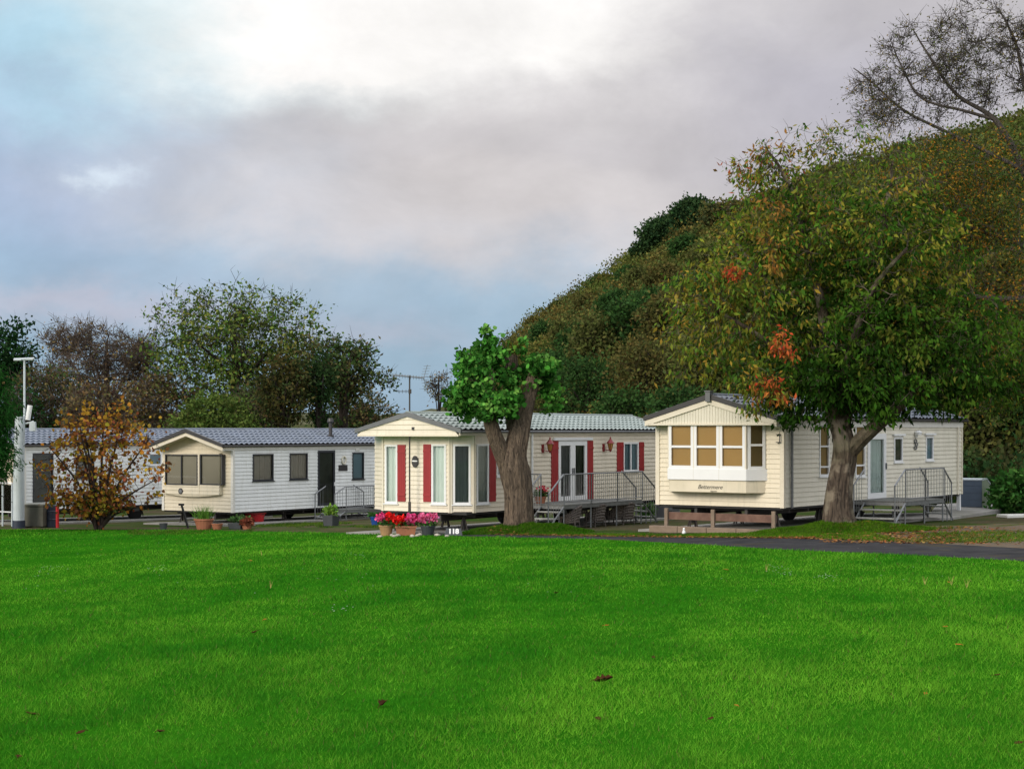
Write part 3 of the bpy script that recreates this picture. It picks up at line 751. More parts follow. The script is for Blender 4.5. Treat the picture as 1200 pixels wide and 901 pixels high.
# wicker chairs under the deck
def wicker_chair(loc, rz, label, grp):
    r = empty('wicker_chair', loc, rz); tag(r, label, 'chair', grp)
    b = MB(); n = 18; rows = 6      # wrap-round back and arms, open to local -y
    P = lambda i, j: None
    pts = []
    for j in range(rows+1):
        t = j/rows
        for i in range(n+1):
            a = math.pi*(-.12+1.24*i/n); k = math.sin(max(0, min(math.pi, a)))
            top = .42+.26*k; z = .16+(top-.16)*t; rr = .27+.05*t+.02*k*t
            pts.append((math.cos(a)*rr*1.02, math.sin(a)*rr*(.95+.12*t), z))
    m = n+1
    for j in range(rows):
        for i in range(n): b.quad(pts[j*m+i], pts[j*m+i+1], pts[(j+1)*m+i+1], pts[(j+1)*m+i])
    o = b.build('back', M_wicker, r, smooth=True); s = o.modifiers.new('thick', 'SOLIDIFY'); s.thickness = .03; 
    s = MB(); s.prism([(math.cos(a)*.28, math.sin(a)*.27-.02, .30) for a in [2*math.pi*k/18 for k in range(18)]], (0, 0, .06)); s.build('seat', M_wicker, r)
    for x in (-.2, .2):
        for y in (-.2, .2):
            l = MB(); l.tube([(x*1.15, y*1.15, 0), (x, y, .30)], [.014, .022], 6); l.build('leg', M_wicker, r)
for k, (px, w, dy, lab) in enumerate(((668, 1.34, 0, 'dark wicker chair stored under the deck behind the steps'), (697, 1.34, .3, 'middle dark wicker chair stored under the deck'),
                                  (718, 1.15, -.1, 'dark wicker chair with a broad back under the right half of the deck'), (731, 1.34, .1, 'dark wicker chair at the right end of the row under the deck'))):
    a, _ = C2.on(PL((w2+w, 0), (w2+w, 12)), px, 603); q = C2.world(w2+w, a, 0); g = gz(q.x, q.y)
    wicker_chair((q.x, q.y, g), C2.ang-math.pi+(.25, -.2, .1, -.3)[k], lab, 'wicker chairs under the deck')
a, _ = C2.on(PL((w2+1.0, 0), (w2+1.0, 12)), 680, 608); q = C2.world(w2+1.0, a, 0)
t = empty('side_table', (q.x, q.y, gz(q.x, q.y))); tag(t, 'small dark wicker side table between the chairs under the deck', 'table')
mb = MB(); mb.box(-.2, .2, -.2, .2, .40, .43); mb.build('table_top', M_wicker, t)
for x in (-.17, .17):
    for y in (-.17, .17): mb = MB(); mb.tube([(x, y, 0), (x, y, .4)], .016, 6); mb.build('leg', M_wicker, t)

# flower boxes and pots -------------------------------------------------
LEAFM = leaf_mat('leaf', .2, matte=True); PETAL = leaf_mat('petal', .2, .6); GRASSM = leaf_mat('grass_blade', .35, matte=True)

def poly_mesh(name, V, k, col, m, parent=None):   # V (n,k,3) polygons of k corners; col (n,3)
    n = V.shape[0]; me = bpy.data.meshes.new(name)
    me.vertices.add(n*k); me.vertices.foreach_set('co', V.reshape(-1).astype(np.float32))
    me.loops.add(n*k); me.loops.foreach_set('vertex_index', np.arange(n*k, dtype=np.int32))
    me.polygons.add(n); me.polygons.foreach_set('loop_start', np.arange(0, n*k, k, dtype=np.int32))
    try: me.polygons.foreach_set('loop_total', np.full(n, k, dtype=np.int32))
    except Exception: pass
    me.update(calc_edges=True)
    a = me.attributes.new('col', 'FLOAT_COLOR', 'POINT'); c = np.ones((n, k, 4), np.float32); c[:, :, :3] = col[:, None, :]
    a.data.foreach_set('color', c.reshape(-1))
    o = bpy.data.objects.new(name, me); COL.objects.link(o); me.materials.append(m)
    if parent: o.parent = parent
    return o

def norm(a): return a/np.maximum(1e-6, np.linalg.norm(a, axis=-1, keepdims=True))

def leaf_geo(rg, P, size, droop=.4, out=None, shape='long', aspect=.42):
    n = len(P); d = rg.normal(size=(n, 3))*.75; d[:, 2] -= droop
    if out is not None: d = d + out*.5
    d = norm(d); s = norm(np.cross(d, rg.normal(size=(n, 3)))); nn = np.cross(d, s)
    L = size[:, None]; w = L*aspect
    if shape == 'long':
        V = np.stack([P, P+d*L*.45+s*w*.5-nn*w*.12, P+d*L, P+d*L*.45-s*w*.5-nn*w*.12], 1); return V, 4
    if shape == 'broad':
        V = np.stack([P, P+d*L*.25+s*w*.55, P+d*L*.65+s*w*.5-nn*w*.1, P+d*L-nn*w*.15, P+d*L*.65-s*w*.5-nn*w*.1, P+d*L*.25-s*w*.55], 1); return V, 6
    V = np.stack([P+s*w*.5, P+d*L, P-s*w*.5], 1); return V, 3

def jit_cols(rg, base, amt=.25):
    n = len(base); k = (1+rg.normal(size=(n, 1))*amt).clip(.45, 1.7); h = 1+rg.normal(size=(n, 3))*.06
    return (base*k*h).clip(.002, .9)

def plant(parent, name, rg, c, rad, n, size, col, shape='broad', droop=.2, aspect=.6, m=None):
    P = norm(rg.normal(size=(n, 3)))*(rg.random((n, 1))**.45)*np.array(rad)+np.array(c)
    V, k = leaf_geo(rg, P, size*(.7+.6*rg.random(n)), droop, norm(P-np.array(c)), shape, aspect)
    base = np.array(col)[rg.integers(0, len(col), n)]
    return poly_mesh(name, V, k, jit_cols(rg, base), m or LEAFM, parent)

def pot_round(mb, r0, r1, h):
    mb.lathe((0, 0, 0), [(r0, 0), (r1, h*.86), (r1*1.08, h*.87), (r1*1.08, h), (r1*.93, h), (r1*.9, h*.9)], 18)
def pot(name, px, Y, m, r0, r1, h, label, flowers=None, fol=None, leafsize=.07, cat='plant pot', group='pots along the caravans', blades=False, seed=1, base='py', z=None):
    X = (px-600)/F*Y; r = empty(name, (X, Y, gz(X, Y) if z is None else z)); tag(r, label, cat, group); rg = np.random.default_rng(seed)
    b = MB(); pot_round(b, r0, r1, h); b.build('pot', m, r, smooth=False)
    s = MB(); s.lathe((0, 0, 0), [(r1*.9, h*.88), (.001, h*.9)], 14); s.build('soil', M_under, r)
    if blades:
        n = 160; P = np.zeros((n, 3)); P[:, :2] = rg.normal(size=(n, 2))*r1*.35; P[:, 2] = h*.9
        d = rg.normal(size=(n, 3))*.35; d[:, 2] = 1; d = norm(d); L = (blades*(.6+.5*rg.random(n)))[:, None]; sd = norm(np.cross(d, rg.normal(size=(n, 3))))
        V = np.stack([P-sd*.012, P+sd*.012, P+d*L], 1); poly_mesh('foliage', V, 3, jit_cols(rg, np.tile(np.array(fol), (n, 1))), LEAFM, r)
    elif fol: plant(r, 'foliage', rg, (0, 0, h+.06), (r1*1.25, r1*1.25, .14), 260, leafsize, [fol])
    if flowers:
        for (dx, c, n) in flowers: plant(r, 'blossom', rg, (dx, -.03, h+.20), (.16, .16, .12), n, .065, c, droop=-.3, aspect=.9, m=PETAL)
    return r
PK = [(.70, .05, .22), (.80, .12, .32)]; RD = [(.75, .015, .012), (.62, .01, .01)]; LP = [(.78, .20, .38), (.72, .10, .28)]
G1 = (.05, .13, .03)
pot('flower_pot', 452.5, 46.6, M_tan, .14, .19, .30, 'round tan pot with pink and red geraniums, left end of the flower row', [(-.11, PK, 150), (.10, RD, 170)], G1, cat='flower pot', group='flower pots before the red shuttered caravan', seed=3)
pot('flower_pot', 501.5, 46.4, M_dkpot, .14, .20, .27, 'round dark blue-grey pot with light pink geraniums beside the number marker', [(-.13, LP, 200), (.12, LP, 200)], G1, cat='flower pot', group='flower pots before the red shuttered caravan', seed=4)
X = (475.5-600)/F*46.5
tr = empty('flower_box', (X, 46.5, gz(X, 46.5)), R(4)); tag(tr, 'rectangular terracotta trough with red and deep pink geraniums', 'flower box', 'flower pots before the red shuttered caravan')
mb = MB(); mb.hexa([(-.24, -.12, 0), (.24, -.12, 0), (.24, .12, 0), (-.24, .12, 0), (-.28, -.15, .25), (.28, -.15, .25), (.28, .15, .25), (-.28, .15, .25)])
mb.box(-.295, .295, -.165, -.14, .22, .27); mb.box(-.295, .295, .14, .165, .22, .27); mb.box(-.295, -.27, -.139, .139, .22, .27); mb.box(.27, .295, -.139, .139, .22, .27); mb.build('trough', M_terra, tr)
rg = np.random.default_rng(6); plant(tr, 'foliage', rg, (0, 0, .30), (.32, .2, .12), 350, .07, [G1])
plant(tr, 'blossom', rg, (-.15, -.04, .42), (.18, .16, .13), 260, .065, RD, droop=-.3, aspect=.9, m=PETAL); plant(tr, 'blossom', rg, (.15, -.04, .44), (.18, .16, .14), 260, .065, PK, droop=-.3, aspect=.9, m=PETAL)

pot('plant_pot', 239, 56.0, M_terra, .22, .31, .36, 'large terracotta pot with a tuft of green grassy leaves before the pale caravan', fol=(.09, .20, .03), blades=.55, seed=8)
pot('plant_pot', 254.5, 55.8, M_terra, .13, .18, .20, 'small low terracotta pot just right of the grassy pot', seed=9)
pot('plant_pot', 191.5, 55.8, M_dkpot, .10, .13, .22, 'small dark pot alone between the shrub and grassy pot', seed=10)
pot('plant_pot', 289.5, 55.6, M_terra, .13, .17, .17, 'low orange pot with a small reddish plant', fol=(.16, .05, .03), leafsize=.10, seed=12)
pot('plant_pot', 441.5, 56.5, M_bluepot, .16, .22, .30, 'bright blue glazed pot with leafy plant at the gap between caravans', fol=(.04, .11, .03), leafsize=.13, seed=13)
def box_pot(px, Y, wx, h, m, label, fol, seed, tall=.3):
    X = (px-600)/F*Y; r = empty('planter', (X, Y, gz(X, Y)), R(-30)); tag(r, label, 'planter')
    b = MB(); t = .85; b.hexa([(-wx*t, -wx*t, 0), (wx*t, -wx*t, 0), (wx*t, wx*t, 0), (-wx*t, wx*t, 0), (-wx, -wx, h), (wx, -wx, h), (wx, wx, h), (-wx, wx, h)]); b.build('box', m, r, bevel=.01)
    rg = np.random.default_rng(seed); plant(r, 'foliage', rg, (0, 0, h+tall*.4), (wx*1.2, wx*1.2, tall*.6), 220, .13, [fol], aspect=.35, droop=-.6)
box_pot(388, 57.0, .21, .36, M_dkpot, 'tall square dark planter with yellow-green plant by the landing steps', (.14, .26, .04), 20)
box_pot(280.5, 56.0, .28, .20, M_dkpot, 'wide low black trough with sparse plant under the pale caravan corner', (.06, .12, .04), 21, .2)
# planter on the deck
a, _ = C2.on(PL((w2+.45, 0), (w2+.45, 12)), 632, 585); q = C2.world(w2+.45, a+.05, 0)
pot('plant_pot', 600+F*q.x/q.y, q.y, M_terra, .13, .17, .20, 'pot with pinkish red flowers standing on the raised deck', [(.08, [(.5, .05, .08)], 60)], (.05, .11, .03), z=C2.g+D2z+.002, group=None, seed=15)
# red tub under the pale caravan
q = C1.world(w1_-.5, C1.on(C1.side, 311, 604)[0], 0); r = empty('red_tub', (q.x, q.y, C1.g+.12)); tag(r, 'red plastic tub with rim standing under the pale caravan', 'tub')
mb = MB(); mb.lathe((0, 0, 0), [(.30, 0), (.36, .30), (.40, .31), (.40, .35), (.35, .35), (.30, .1)], 18); mb.build('tub', M_redpl, r); mb = MB(); mb.tube([(-.4, 0, .3), (-.25, -.2, .42), (.25, -.2, .42), (.4, 0, .3)], .012, 6); mb.build('handle', M_redpl, r)

# house number marker 118
nm = onground(531, 627.0); nm.y = 45.6; nm.x = (531.5-600)/F*nm.y; nm.z = gz(nm.x, nm.y)
r = empty('number_marker', nm, R(2)); tag(r, 'low dark block with white number 118 standing on the grass edge', 'number sign')
mb = MB(); mb.hexa([(-.24, -.10, 0), (.24, -.10, 0), (.24, .08, 0), (-.24, .08, 0), (-.20, -.02, .20), (.20, -.02, .20), (.20, .07, .20), (-.20, .07, .20)]); mb.build('block', M_dkpot, r, bevel=.006)
th = math.atan2(.08, .20); Mx = Matrix.Translation((0, -.060, .118)) @ Matrix.Rotation(math.pi/2-th, 4, 'X')
text_mesh('118', .19, M_whitetext, r, Mx, ext=.006, bold=.008)

# pebbles round the pots
rr = random.Random(5)
stone_spots = [(445, 45.6), (462, 45.5), (466, 46.0), (483, 45.2), (489, 45.6), (512, 45.5), (515, 45.9), (524, 44.9), (492, 46.1), (459, 46.3)]
for px, Y in stone_spots:
    X = (px-600)/F*Y; m = MB(); s = rr.uniform(.045, .085)
    prof = [(s*.5, 0), (s, s*.3), (s*.85, s*.75), (s*.3, s)]
    m.tube([(0, 0, z) for q, z in prof], [q for q, z in prof], 9, wob=lambda t, p: 1+.25*math.sin(t*2+X*9)+.1*math.sin(t*5))
    o = m.build('stone', M_peb, None, smooth=True, loc=(X, Y, gz(X, Y)-.005)); tag(o, 'pale rounded stone lying on the ground by the flower pots', 'stone', 'stones by the flower pots')

# TV aerial on mast in front of the red-shuttered caravan
q = C2.world(-.02, -.35, 0); Ym = q.y; Xm = (480-600)/F*Ym; gm = gz(Xm, Ym)
r = empty('tv_aerial', (Xm, Ym, gm)); tag(r, 'tall thin television aerial mast standing before the gable of the red-shuttered caravan', 'aerial')
zt_ = 1.7+(HOR-441)/F*Ym-gm
mb = MB(); mb.tube([(0, 0, 0), (0, 0, zt_+.03)], .022, 8); mb.tube([(0, 0, 0), (0, 0, .9)], .04, 8); mb.build('mast', M_chassis, r)
mb = MB(); xa, xb = (462-480)/F*Ym, (497-480)/F*Ym; mb.tube([(xa, -.15, zt_+.02), (xb, .25, zt_-.05)], .014, 6)
for i in range(11):
    t = i/11; x = xa+(xb-xa)*t; y = -.15+.4*t; z = zt_+.02-.07*t
    mb.tube([(x-.10, y+.22, z+.02), (x+.10, y-.22, z+.02)], .006, 5); mb.tube([(x, y, z-.06), (x, y, z+.06)], .006, 5)
mb.build('boom', M_steel, r)
mb = MB()
for s_ in (-1, 1):
    for k in range(5):
        z = zt_-.05+s_*(.05+k*.075); x = xb-.02+abs(k)*.02; mb.tube([(x-.09, .25+.2, z), (x+.12, .25-.2, z)], .006, 5)
    mb.tube([(xb-.03, .25, zt_-.05), (xb+.08, .25, zt_-.05+s_*.38)], .008, 5)
mb.build('reflector', M_steel, r)
mb = MB(); mb.tube([(-.30, 0, zt_-.42), (0, 0, zt_-.42), (.02, .02, zt_-.42)], .010, 5); mb.box(-.03, .05, -.05, .03, zt_-.48, zt_-.36)
for x in (-.3, -.2, -.1): mb.tube([(x, 0, zt_-.47), (x, 0, zt_-.37)], .006, 5)
mb.build('side_antenna', M_chassis, r)

# white CCTV / light pole at the left
Yp = 57.5; Xp = (22-600)/F*Yp; gp_ = gz(Xp, Yp); pz = lambda y: CAMZ+(HOR-y)/F*Yp-gp_
r = empty('camera_pole', (Xp, Yp, gp_)); tag(r, 'thick white post with thin mast, light bar and security camera at the left edge', 'pole')
mb = MB(); mb.tube([(0, 0, .25), (.0, 0, pz(548)), (.05, 0, pz(488))], [.19, .185, .165], 20); mb.build('post', M_polewhite, r, smooth=False)
mb = MB(); mb.tube([(0, 0, 0), (0, 0, .26)], .215, 20); mb.build('base', M_navy, r)
mb = MB(); mb.tube([(.19, 0, pz(488)), (.19, 0, pz(422))], .035, 10); mb.build('mast', M_polewhite, r)
mb = MB(); mb.tube([(-.16, 0, pz(421.5)), (.52, 0, pz(420.5))], .05, 8); mb.box(-.15, .10, -.1, .1, pz(422.5), pz(421)); mb.box(.26, .50, -.1, .1, pz(422), pz(420)); mb.build('light_bar', M_polewhite, r)
mb = MB(); mb.tube([(.30, 0, pz(492)), (.38, 0, pz(475))], .085, 12); mb.build('security_camera', M_white, r)
mb = MB(); mb.tube([(.15, 0, pz(497)), (.50, 0, pz(494))], .03, 8); mb.hexa([(.37, -.08, pz(505)), (.58, -.08, pz(505)), (.58, .08, pz(505)), (.37, .08, pz(505)), (.38, -.08, pz(494)), (.56, -.08, pz(494)), (.56, .08, pz(494)), (.38, .08, pz(494))]); mb.build('floodlight', M_polewhite, r)

# bins and barrel beside it
def std(name, px, Y, label, cat, rz=0):
    X = (px-600)/F*Y; r = empty(name, (X, Y, gz(X, Y)), rz); tag(r, label, cat); return r
r = std('storage_bin', 43, 58.2, 'dull olive-grey storage bin beside the white post', 'bin', R(-8))
mb = MB(); mb.box(-.36, .36, -.3, .3, .04, .72); mb.build('body', M_binolive, r, bevel=.02); mb = MB(); mb.box(-.385, .385, -.33, .33, .722, .80); mb.build('lid', M_binolive, r, bevel=.02)
for x in (-.3, .3): mb = MB(); mb.box(x-.04, x+.04, -.25, .25, 0, .04); mb.build('foot', M_rubber, r)
r = std('barrel', 59.5, 58.3, 'dark navy barrel between the bin and red post', 'barrel')
mb = MB(); mb.lathe((0, 0, 0), [(.16, 0), (.185, .02), (.18, .25), (.195, .27), (.18, .30), (.18, .52), (.195, .54), (.18, .57), (.18, .74), (.16, .77)], 20); mb.build('drum', M_navy, r); mb = MB(); mb.lathe((0, 0, .77), [(.14, 0), (.14, .03), (.05, .04)], 16); mb.build('lid', M_black, r)
r = std('marker_post', 67.3, 58.0, 'short bright red post beside the barrel and shrub', 'post')
mb = MB(); mb.tube([(0, 0, 0), (0, 0, .68)], .055, 12); mb.build('post', M_redpl, r); mb = MB(); mb.lathe((0, 0, .68), [(.06, 0), (.06, .04), (.02, .06)], 12); mb.build('cap', M_redpl, r)
# leftmost glazed veranda rail
r = std('veranda_rail', 3, 59.5, 'white framed glass balustrade at the far left edge behind the post', 'balustrade', R(-34))
mb = MB()
for x in (-1.6, -.8, 0, .5): mb.tube([(x, 0, 0), (x, 0, 1.5)], .03, 8)
mb.build('rail_posts', M_polewhite, r); mb = MB(); mb.tube([(-1.6, 0, 1.5), (.5, 0, 1.5)], .03, 8); mb.tube([(-1.6, 0, .5), (.5, 0, .5)], .02, 8); mb.build('handrail', M_white, r)
mb = MB(); mb.box(-1.57, .47, -.004, .004, .55, 1.45); mb.build('glass_panel', GLASS, r)
# leaning stake under caravan 1
r = std('leaning_stake', 217, 57.5, 'short black stake leaning before the corner of the pale caravan', 'stake')
mb = MB(); mb.tube([(-.12, 0, .78), (.10, 0, 0)], .04, 8); mb.build('shaft', M_black, r); mb = MB(); mb.box(-.22, -.04, -.04, .04, .76, .83); mb.build('head', M_black, r)

# low timber rail before the right caravan
o_ = C3.world(0, -.62, 0); r = empty('timber_rail', (o_.x, o_.y, gz(o_.x, o_.y)), C3.ang-math.pi/2); tag(r, 'low red-brown timber rail on three posts beneath the box bay window', 'rail')
xL = PL((-10, -.62), (10, -.62)); fx = lambda px: C3.on(xL, px, 605)[0]-10
zr = lambda py, px=845: C3.on(xL, px, py)[1]-(gz(o_.x, o_.y)-C3.g)
za, zb_ = zr(611), zr(601.5)
mb = MB(); mb.box(fx(781), fx(910), -.03, .03, za+.012, zb_); mb.build('rail_board', M_wood, r, bevel=.006)
for px in (782.5, 837, 908):
    x = fx(px); mb = MB(); mb.box(x-.05, x+.05, -.10, -.032, -.12, zb_+.10); mb.build('post', M_woodgrey, r, bevel=.006)
X = fx(845); o2 = C3.world(X-.15, -.95, 0)
r = empty('concrete_kerb', (o2.x, o2.y, gz(o2.x, o2.y)-.05), C3.ang-math.pi/2); tag(r, 'long low brown concrete kerb beneath the timber rail', 'kerb')
mb = MB(); 
for i in range(4): mb.box(-1.75+i*.86, -1.75+i*.86+.85, -.12, .12, 0, .18)
mb.build('kerb_blocks', mat('brown_kerb', (.20, .15, .11), .9, .2, 3, bump=.4), r, bevel=.015)
r = std('small_ornament', 801.5, 43.2, 'tiny white garden ornament on the ground left of the timber rail post', 'ornament'); 
mb = MB(); mb.lathe((0, 0, 0), [(.045, 0), (.055, .035), (.035, .08), (.02, .11)], 10); mb.build('body', M_white, r, smooth=True); mb = MB(); mb.lathe((0, 0, .10), [(.015, 0), (.032, .02), (.028, .05), (.008, .065)], 10); mb.build('head', M_white, r, smooth=True)

# crate / skirting lattice at the far end of the red caravan's deck, ivy
a, _ = C2.on(PL((w2+.3, 0), (w2+.3, 14)), 757, 603)
q = C2.world(w2+.3, a, 0); g = gz(q.x, q.y)
r = empty('lattice_panel', (q.x, q.y, g), C2.ang); tag(r, 'small grey lattice panel with green climbing plant under the right end of the deck', 'trellis')
mb = MB()
for i in range(9):
    x = -.6+i*.15; mb.tube([(x, 0, 0), (x, 0, .5)], .010, 4)
for i in range(5): mb.tube([(-.6, .02, .02+i*.12), (.6, .02, .02+i*.12)], .010, 4)
mb.build('lattice', M_steel, r); plant(r, 'foliage', np.random.default_rng(2), (.1, 0, .30), (.6, .15, .28), 260, .11, [(.05, .12, .03), (.08, .16, .04)])
q = C2.world(w2+.25, a+1.6, 0); r = empty('storage_crate', (q.x, q.y, gz(q.x, q.y)), C2.ang); tag(r, 'grey slatted crate between the two right caravans', 'crate')
mb = MB()
for i in range(6): mb.box(-.4, .4, -.25, -.23, .02+i*.13, .13+i*.13); mb.box(-.4, .4, .23, .25, .02+i*.13, .13+i*.13)
for x in (-.4, .37): mb.box(x, x+.03, -.23, .23, .02, .78)
mb.build('slats', M_greyedge, r); mb = MB(); mb.box(-.42, .42, -.27, .27, .80, .84); mb.build('lid', M_greyedge, r)

# raised concrete pad and metal store beyond the right caravan
q0 = C3.world(w3+.1, 12.2, 0)
def ppt(px, Y): return Vector(((px-600)/F*Y, Y, 0))
pd = [ppt(1084, 48.5), ppt(1115, 49.3), ppt(1186, 55.5), ppt(1150, 60), ppt(1098, 58)]
gpad = min(gz(p.x, p.y) for p in pd)
mb = MB(); mb.prism([(p.x, p.y, gpad-.1) for p in pd], (0, 0, .1+.24)); o = mb.build('concrete_pad', M_conc, None, bevel=.02); tag(o, kind='structure')
r = empty('storage_box', (ppt(1141, 56.0).x, 56.0, gpad+.242), R(-30)); tag(r, 'metal storage box with blue-grey front and sage green end beyond the right caravan', 'storage box')
h = (603-569)/F*55.0
mb = MB(); 
for i in range(4): mb.box(-.36, .36, -.40, -.385, .02+i*h*.24, .01+(i+1)*h*.24)
mb.box(-.37, .37, -.384, .38, 0, h*.965); mb.build('front_panel', M_boxblue, r)
mb = MB(); mb.prism([(.372, -.38, 0), (.372, .55, 0), (.372, .55, h*.80), (.372, .1, h), (.372, -.38, h)], (.02, 0, 0)); mb.build('end_panel', M_boxgreen, r)
mb = MB(); mb.box(.393, .42, .30, .34, h*.45, h*.6); mb.build('handle', M_steel, r)
mb = MB(); mb.prism([(-.39, -.41, h*.968), (-.39, .10, h*1.002), (-.39, .57, h*.81), (-.39, .57, h*.77), (-.39, .10, h*.965), (-.39, -.41, h*.93)], (.80, 0, 0)); mb.build('lid', M_polewhite, r)
r = std('paving_slab', 1190, 50, 'pale concrete slab lying on the ground at the right edge', 'slab', R(15)); mb = MB(); mb.box(-.45, .45, -.3, .3, 0, .09); mb.build('slab', M_trimpale, r, bevel=.015)
# tiny pale post up the hillside
Yh = 190; Xh = (715.5-600)/F*Yh; r = empty('hillside_post', (Xh, Yh, gz(Xh, Yh)-.1)); tag(r, 'tiny white post showing among the scrub halfway up the hillside', 'post')
mb = MB(); mb.tube([(0, 0, 0), (0, 0, 1.5)], .07, 8); mb.build('post', M_white, r); mb = MB(); mb.box(-.2, .2, -.08, -.0, 1.2, 1.7); mb.build('plate', M_white, r)
# ------------------------------------------------------------------ ground
def grid_mesh(name, xs, ys, fn, m):
    v = [(x, y, fn(x, y)) for y in ys for x in xs]; n = len(xs)
    f = [(j*n+i, j*n+i+1, (j+1)*n+i+1, (j+1)*n+i) for j in range(len(ys)-1) for i in range(n-1)]
    me = bpy.data.meshes.new(name); me.from_pydata(v, [], f); me.update()
    for p in me.polygons: p.use_smooth = True
    o = bpy.data.objects.new(name, me); COL.objects.link(o); me.materials.append(m); return o
def span(a, b, st): return list(np.arange(a, b, st))
xs = [-3000, -1500, -800, -400, -200, -120] + span(-80, 110, 2.5) + span(110, 320, 10) + [340, 500, 900, 1600, 3000]
ys = [-400, -100, -30, 0, 20, 40] + span(60, 330, 2.5) + span(330, 500, 15) + [520, 600, 800, 1200, 2000, 3500]
M_ground = ramp_mat('soil_and_litter', [(.3, (.045, .04, .02)), (.5, (.08, .07, .045)), (.68, (.05, .07, .02))], .9, bump=.8, bscale=14, second=(.35, .45, .62, (.028, .06, .012)), fine=(7, .16, (.16, .075, .025)))
g = grid_mesh('ground', xs, ys, gz, M_ground); tag(g, kind='structure')

def sheet(name, pix, m, dz, kind='structure'):
    pts = [onground(*p) for p in pix]; mb = MB(); mb.poly([(p.x, p.y, p.z+dz) for p in pts]); o = mb.build(name, m); tag(o, kind=kind); return o
LAWN_FAR = [(-700, 619.3), (0, 620.3), (200, 621), (440, 625.5), (560, 629), (700, 632), (800, 637), (930, 645), (1065, 650.5), (1200, 658), (1500, 675), (1900, 700)]
ROAD_FAR = [(430, 624.2), (520, 625.0), (600, 627.2), (700, 628.8), (800, 630), (930, 631), (1065, 635.5), (1200, 643), (1500, 658), (1900, 680)]
def edge_y(tab, px):
    for a, b in zip(tab, tab[1:]):
        if px <= b[0]: t = (px-a[0])/(b[0]-a[0]); return a[1]+(b[1]-a[1])*t
    return tab[-1][1]
M_lawn = ramp_mat('lawn_soil', [(.3, (.012, .09, .003)), (.7, (.025, .14, .005))], .5, bump=.6, bscale=30)
pts = [onground(*p) for p in LAWN_FAR]
near = [(25, -6), (-25, -6)]
mb = MB(); poly = [(p.x, p.y, gplane(p.x, p.y)+.004) for p in pts]
# fan the lawn in strips so that it follows the ground
cols = []
for p in pts: cols.append([(p.x*t+(p.x/ p.y*0)*(1-t), p.y*t+(-6)*(1-t)) for t in np.linspace(0, 1, 14)])
for c, d in zip(cols, cols[1:]):
    for i in range(13):
        q = [c[i], d[i], d[i+1], c[i+1]]; mb.quad(*[(a, b, gplane(a, b)+.006) for a, b in q])
o = mb.build('lawn', M_lawn); tag(o, kind='structure')
M_asph = ramp_mat('asphalt', [(.3, (.03, .03, .033)), (.7, (.06, .06, .063))], 1.5, bump=.6, bscale=60, second=(.8, .6, .7, (.07, .06, .04)), fine=(6, .05, (.16, .08, .03)), dist=.02)
nl = [(x, edge_y(LAWN_FAR, x)) for x in (1900, 1500, 1200, 1065, 930, 800, 700, 600, 520, 430)]
sheet('road', ROAD_FAR+nl, M_asph, .010)
M_verge = ramp_mat('verge_turf', [(.3, (.03, .085, .01)), (.7, (.06, .10, .018))], .8, bump=.6, bscale=30)
VERGE = [(545, 624), (570, 621.5), (640, 622.5), (700, 626), (790, 627), (900, 625.5), (960, 622), (1020, 625), (1045, 631.5)]
vb = [(x, edge_y(ROAD_FAR, x)-.15) for x in (1045, 930, 800, 700, 600, 550)]
sheet('verge', VERGE+vb, M_verge, .008)
M_litter = ramp_mat('gravel_with_leaves', [(.3, (.11, .085, .06)), (.5, (.16, .13, .10)), (.7, (.10, .09, .06))], 2.5, bump=.9, bscale=30, second=(.9, .5, .62, (.06, .09, .02)), fine=(5, .20, (.24, .10, .03)))
sheet('gravel_patch', [(960, 630.6), (1000, 624), (1050, 617), (1200, 613), (1700, 613), (1700, 667), (1200, 642.5), (1065, 635.2), (1000, 633)], M_litter, .004)
M_leafedge = ramp_mat('leaf_litter_edge', [(.3, (.13, .075, .03)), (.7, (.2, .12, .045))], 5, bump=.9, bscale=30)
# hardstandings
for cv, a in ((C0, (-.6, 12.3)), (C1, (-.7, 12.3)), (C2, (-.6, 12.4)), (C3, (-.5, 12.3))):
    mb = MB(); w = cv.W/2; c = cv.world(0, a[0], 0); top = max(gz(*cv.world(x, y, 0)[:2]) for x in (-w, w+.9) for y in a)-cv.g+.03
    tiles = 8
    for i in range(tiles):
        y0 = a[0]+(a[1]-a[0])*i/tiles; y1 = a[0]+(a[1]-a[0])*(i+1)/tiles-.012
        y0g = [cv.world(x, yy, 0) for x in (-w-.3, w+.9) for yy in (y0, y1)]
        zc = [gz(p.x, p.y)-cv.g for p in y0g]
        mb.hexa([(-w-.3, y0, -.5), (w+.9, y0, -.5), (w+.9, y1, -.5), (-w-.3, y1, -.5), (-w-.3, y0, zc[0]+.06), (w+.9, y0, zc[2]+.06), (w+.9, y1, zc[3]+.06), (-w-.3, y1, zc[1]+.06)])
    o = mb.build('hardstanding', M_conc, None); o.matrix_world = cv.M; tag(o, kind='structure')

